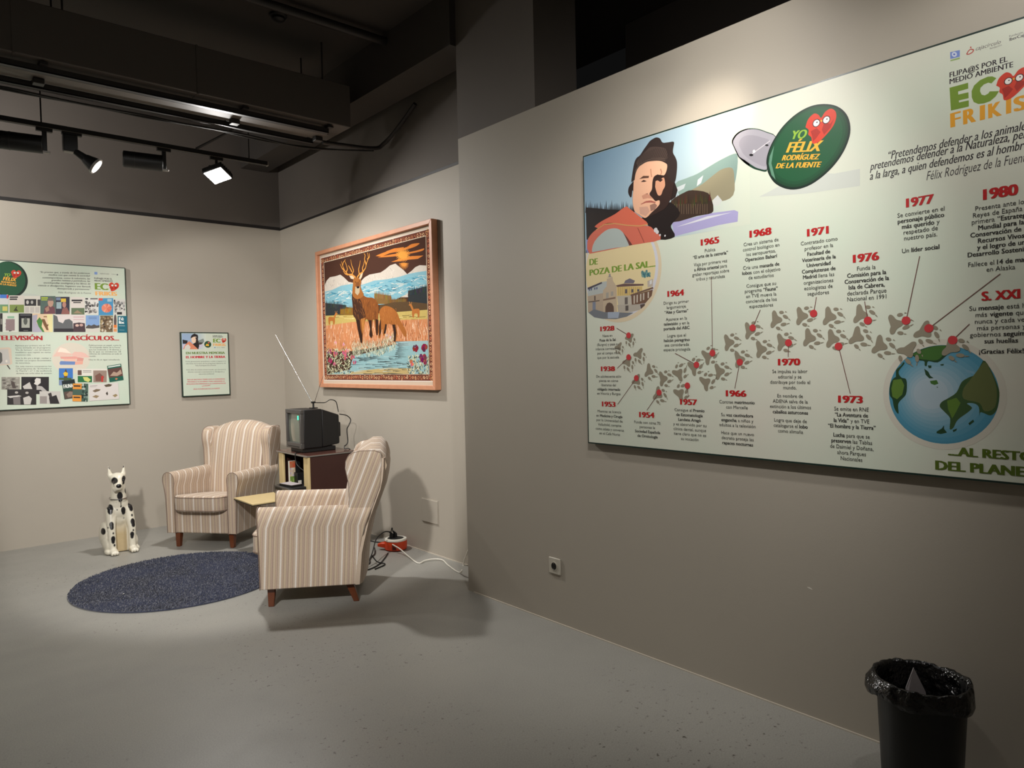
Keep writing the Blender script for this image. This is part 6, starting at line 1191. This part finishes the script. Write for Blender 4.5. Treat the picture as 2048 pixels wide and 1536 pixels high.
# ------------------------------------------------------------------ wall fittings
ht = thing('access_hatch', (B_, 4.655, 0.250), 0, 'small square painted access hatch low on the far right wall', 'hatch')
MB().box(-.004, .001, 0, .235, 0, .198).build('hatch_frame', 'wall', ht, smooth=0); MB().box(-.010, -.002, .006, .229, .006, .192).build('hatch_door', 'wall', ht, bevel=0.002)
so = thing('wall_socket', (A_, 2.963, 0.342), 0, 'single cream power socket low on the near wall under the panel', 'socket')
MB().box(-.010, .0, -.048, .048, -.048, .048).build('face_plate', 'sock', so, bevel=0.004)
o = MB().cyl((-.0135, 0, 0), (-.009, 0, 0), .026, seg=28).build('socket_ring', 'sock', so); MB().cyl((-.0142, 0, 0), (-.0136, 0, 0), .021, seg=28).build('socket_well', 'hole', so)
for y in (-.009, .009): MB().cyl((-.0150, y, 0), (-.0142, y, 0), .003, seg=10).build('contact_hole', 'nose', so)
for z in (-.019, .019): MB().box(-.0165, -.0142, -.003, .003, z-.004, z+.004).build('earth_clip', 'chrome', so, smooth=0)

# ------------------------------------------------------------------ waste bin with bag
bc_ = at(1842, 1348, 'z', 0.435); BX, BY = bc_.x, bc_.y
bn = thing('waste_bin', (BX, BY, 0), 0, 'tall black round waste bin at the lower right corner', 'bin')
MB().lathe([(.118, 0), (.122, .01), (.140, .40), (.146, .405), (.146, .415), (.136, .415), (.132, .40), (.114, .015)], 40, cap1=True).build('bin_body', 'bin', bn)
MB().lathe([(.126, .02), (.128, .03), (.127, .04)], 40, cap0=False, cap1=False).build('foot_ring', 'bin', bn)
bg = thing('bin_bag', (BX, BY, 0.0), 0, 'shiny black bag folded over the rim of the waste bin', 'bag')
rings = []; n = 120
prof = [(.150, .366), (.156, .362), (.160, .376), (.158, .396), (.156, .414), (.152, .426), (.145, .428), (.137, .418), (.130, .395), (.122, .33), (.10, .27), (.05, .24)]
for i, (r, z) in enumerate(prof):
    row = []
    for j in range(n):
        a = 2*math.pi*j/n; c, s = math.cos(a), math.sin(a)
        w1 = noise.noise((c*3.2, s*3.2, z*9)); w2 = noise.noise((c*9+5, s*9, z*24)); out = max(0, -.55*c+.8*s)
        low = (.022*noise.noise((c*1.6, s*1.6, 7.1))-.026*max(0, .75*c-.65*s)) if i < 3 else 0
        rr = r*(1+.030*w1+.020*w2+(.10*out*out if i < 4 else 0)); row.append((rr*c, rr*s, z+.007*w1+.005*w2+low))
    rings.append(row)
o = MB().rings(rings, False, True).build('bag_film', 'bag', bg, smooth=75)
sdm = o.modifiers.new('solid', 'SOLIDIFY'); sdm.thickness = 0.0015
pp = thing('waste_paper', (BX-.015, BY+.01, .26), math.radians(-35), 'folded white paper poking out of the black bin bag', 'paper')
MB().add([(-.05, 0, 0), (.055, .01, 0), (.05, .02, .10), (.012, .03, .185), (-.02, .025, .12), (-.05, .0022, 0), (.055, .0122, 0), (.05, .0222, .10), (.012, .0322, .185), (-.02, .0272, .12)], [(0, 1, 2, 3, 4), (9, 8, 7, 6, 5), (0, 5, 6, 1), (1, 6, 7, 2), (2, 7, 8, 3), (3, 8, 9, 4), (4, 9, 5, 0)]).build('sheet', 'paper', pp, smooth=0)
MB().box(-.012, -.008, .010, .0175, .03, .10).build('ink_mark', 'blackp', pp, smooth=0)
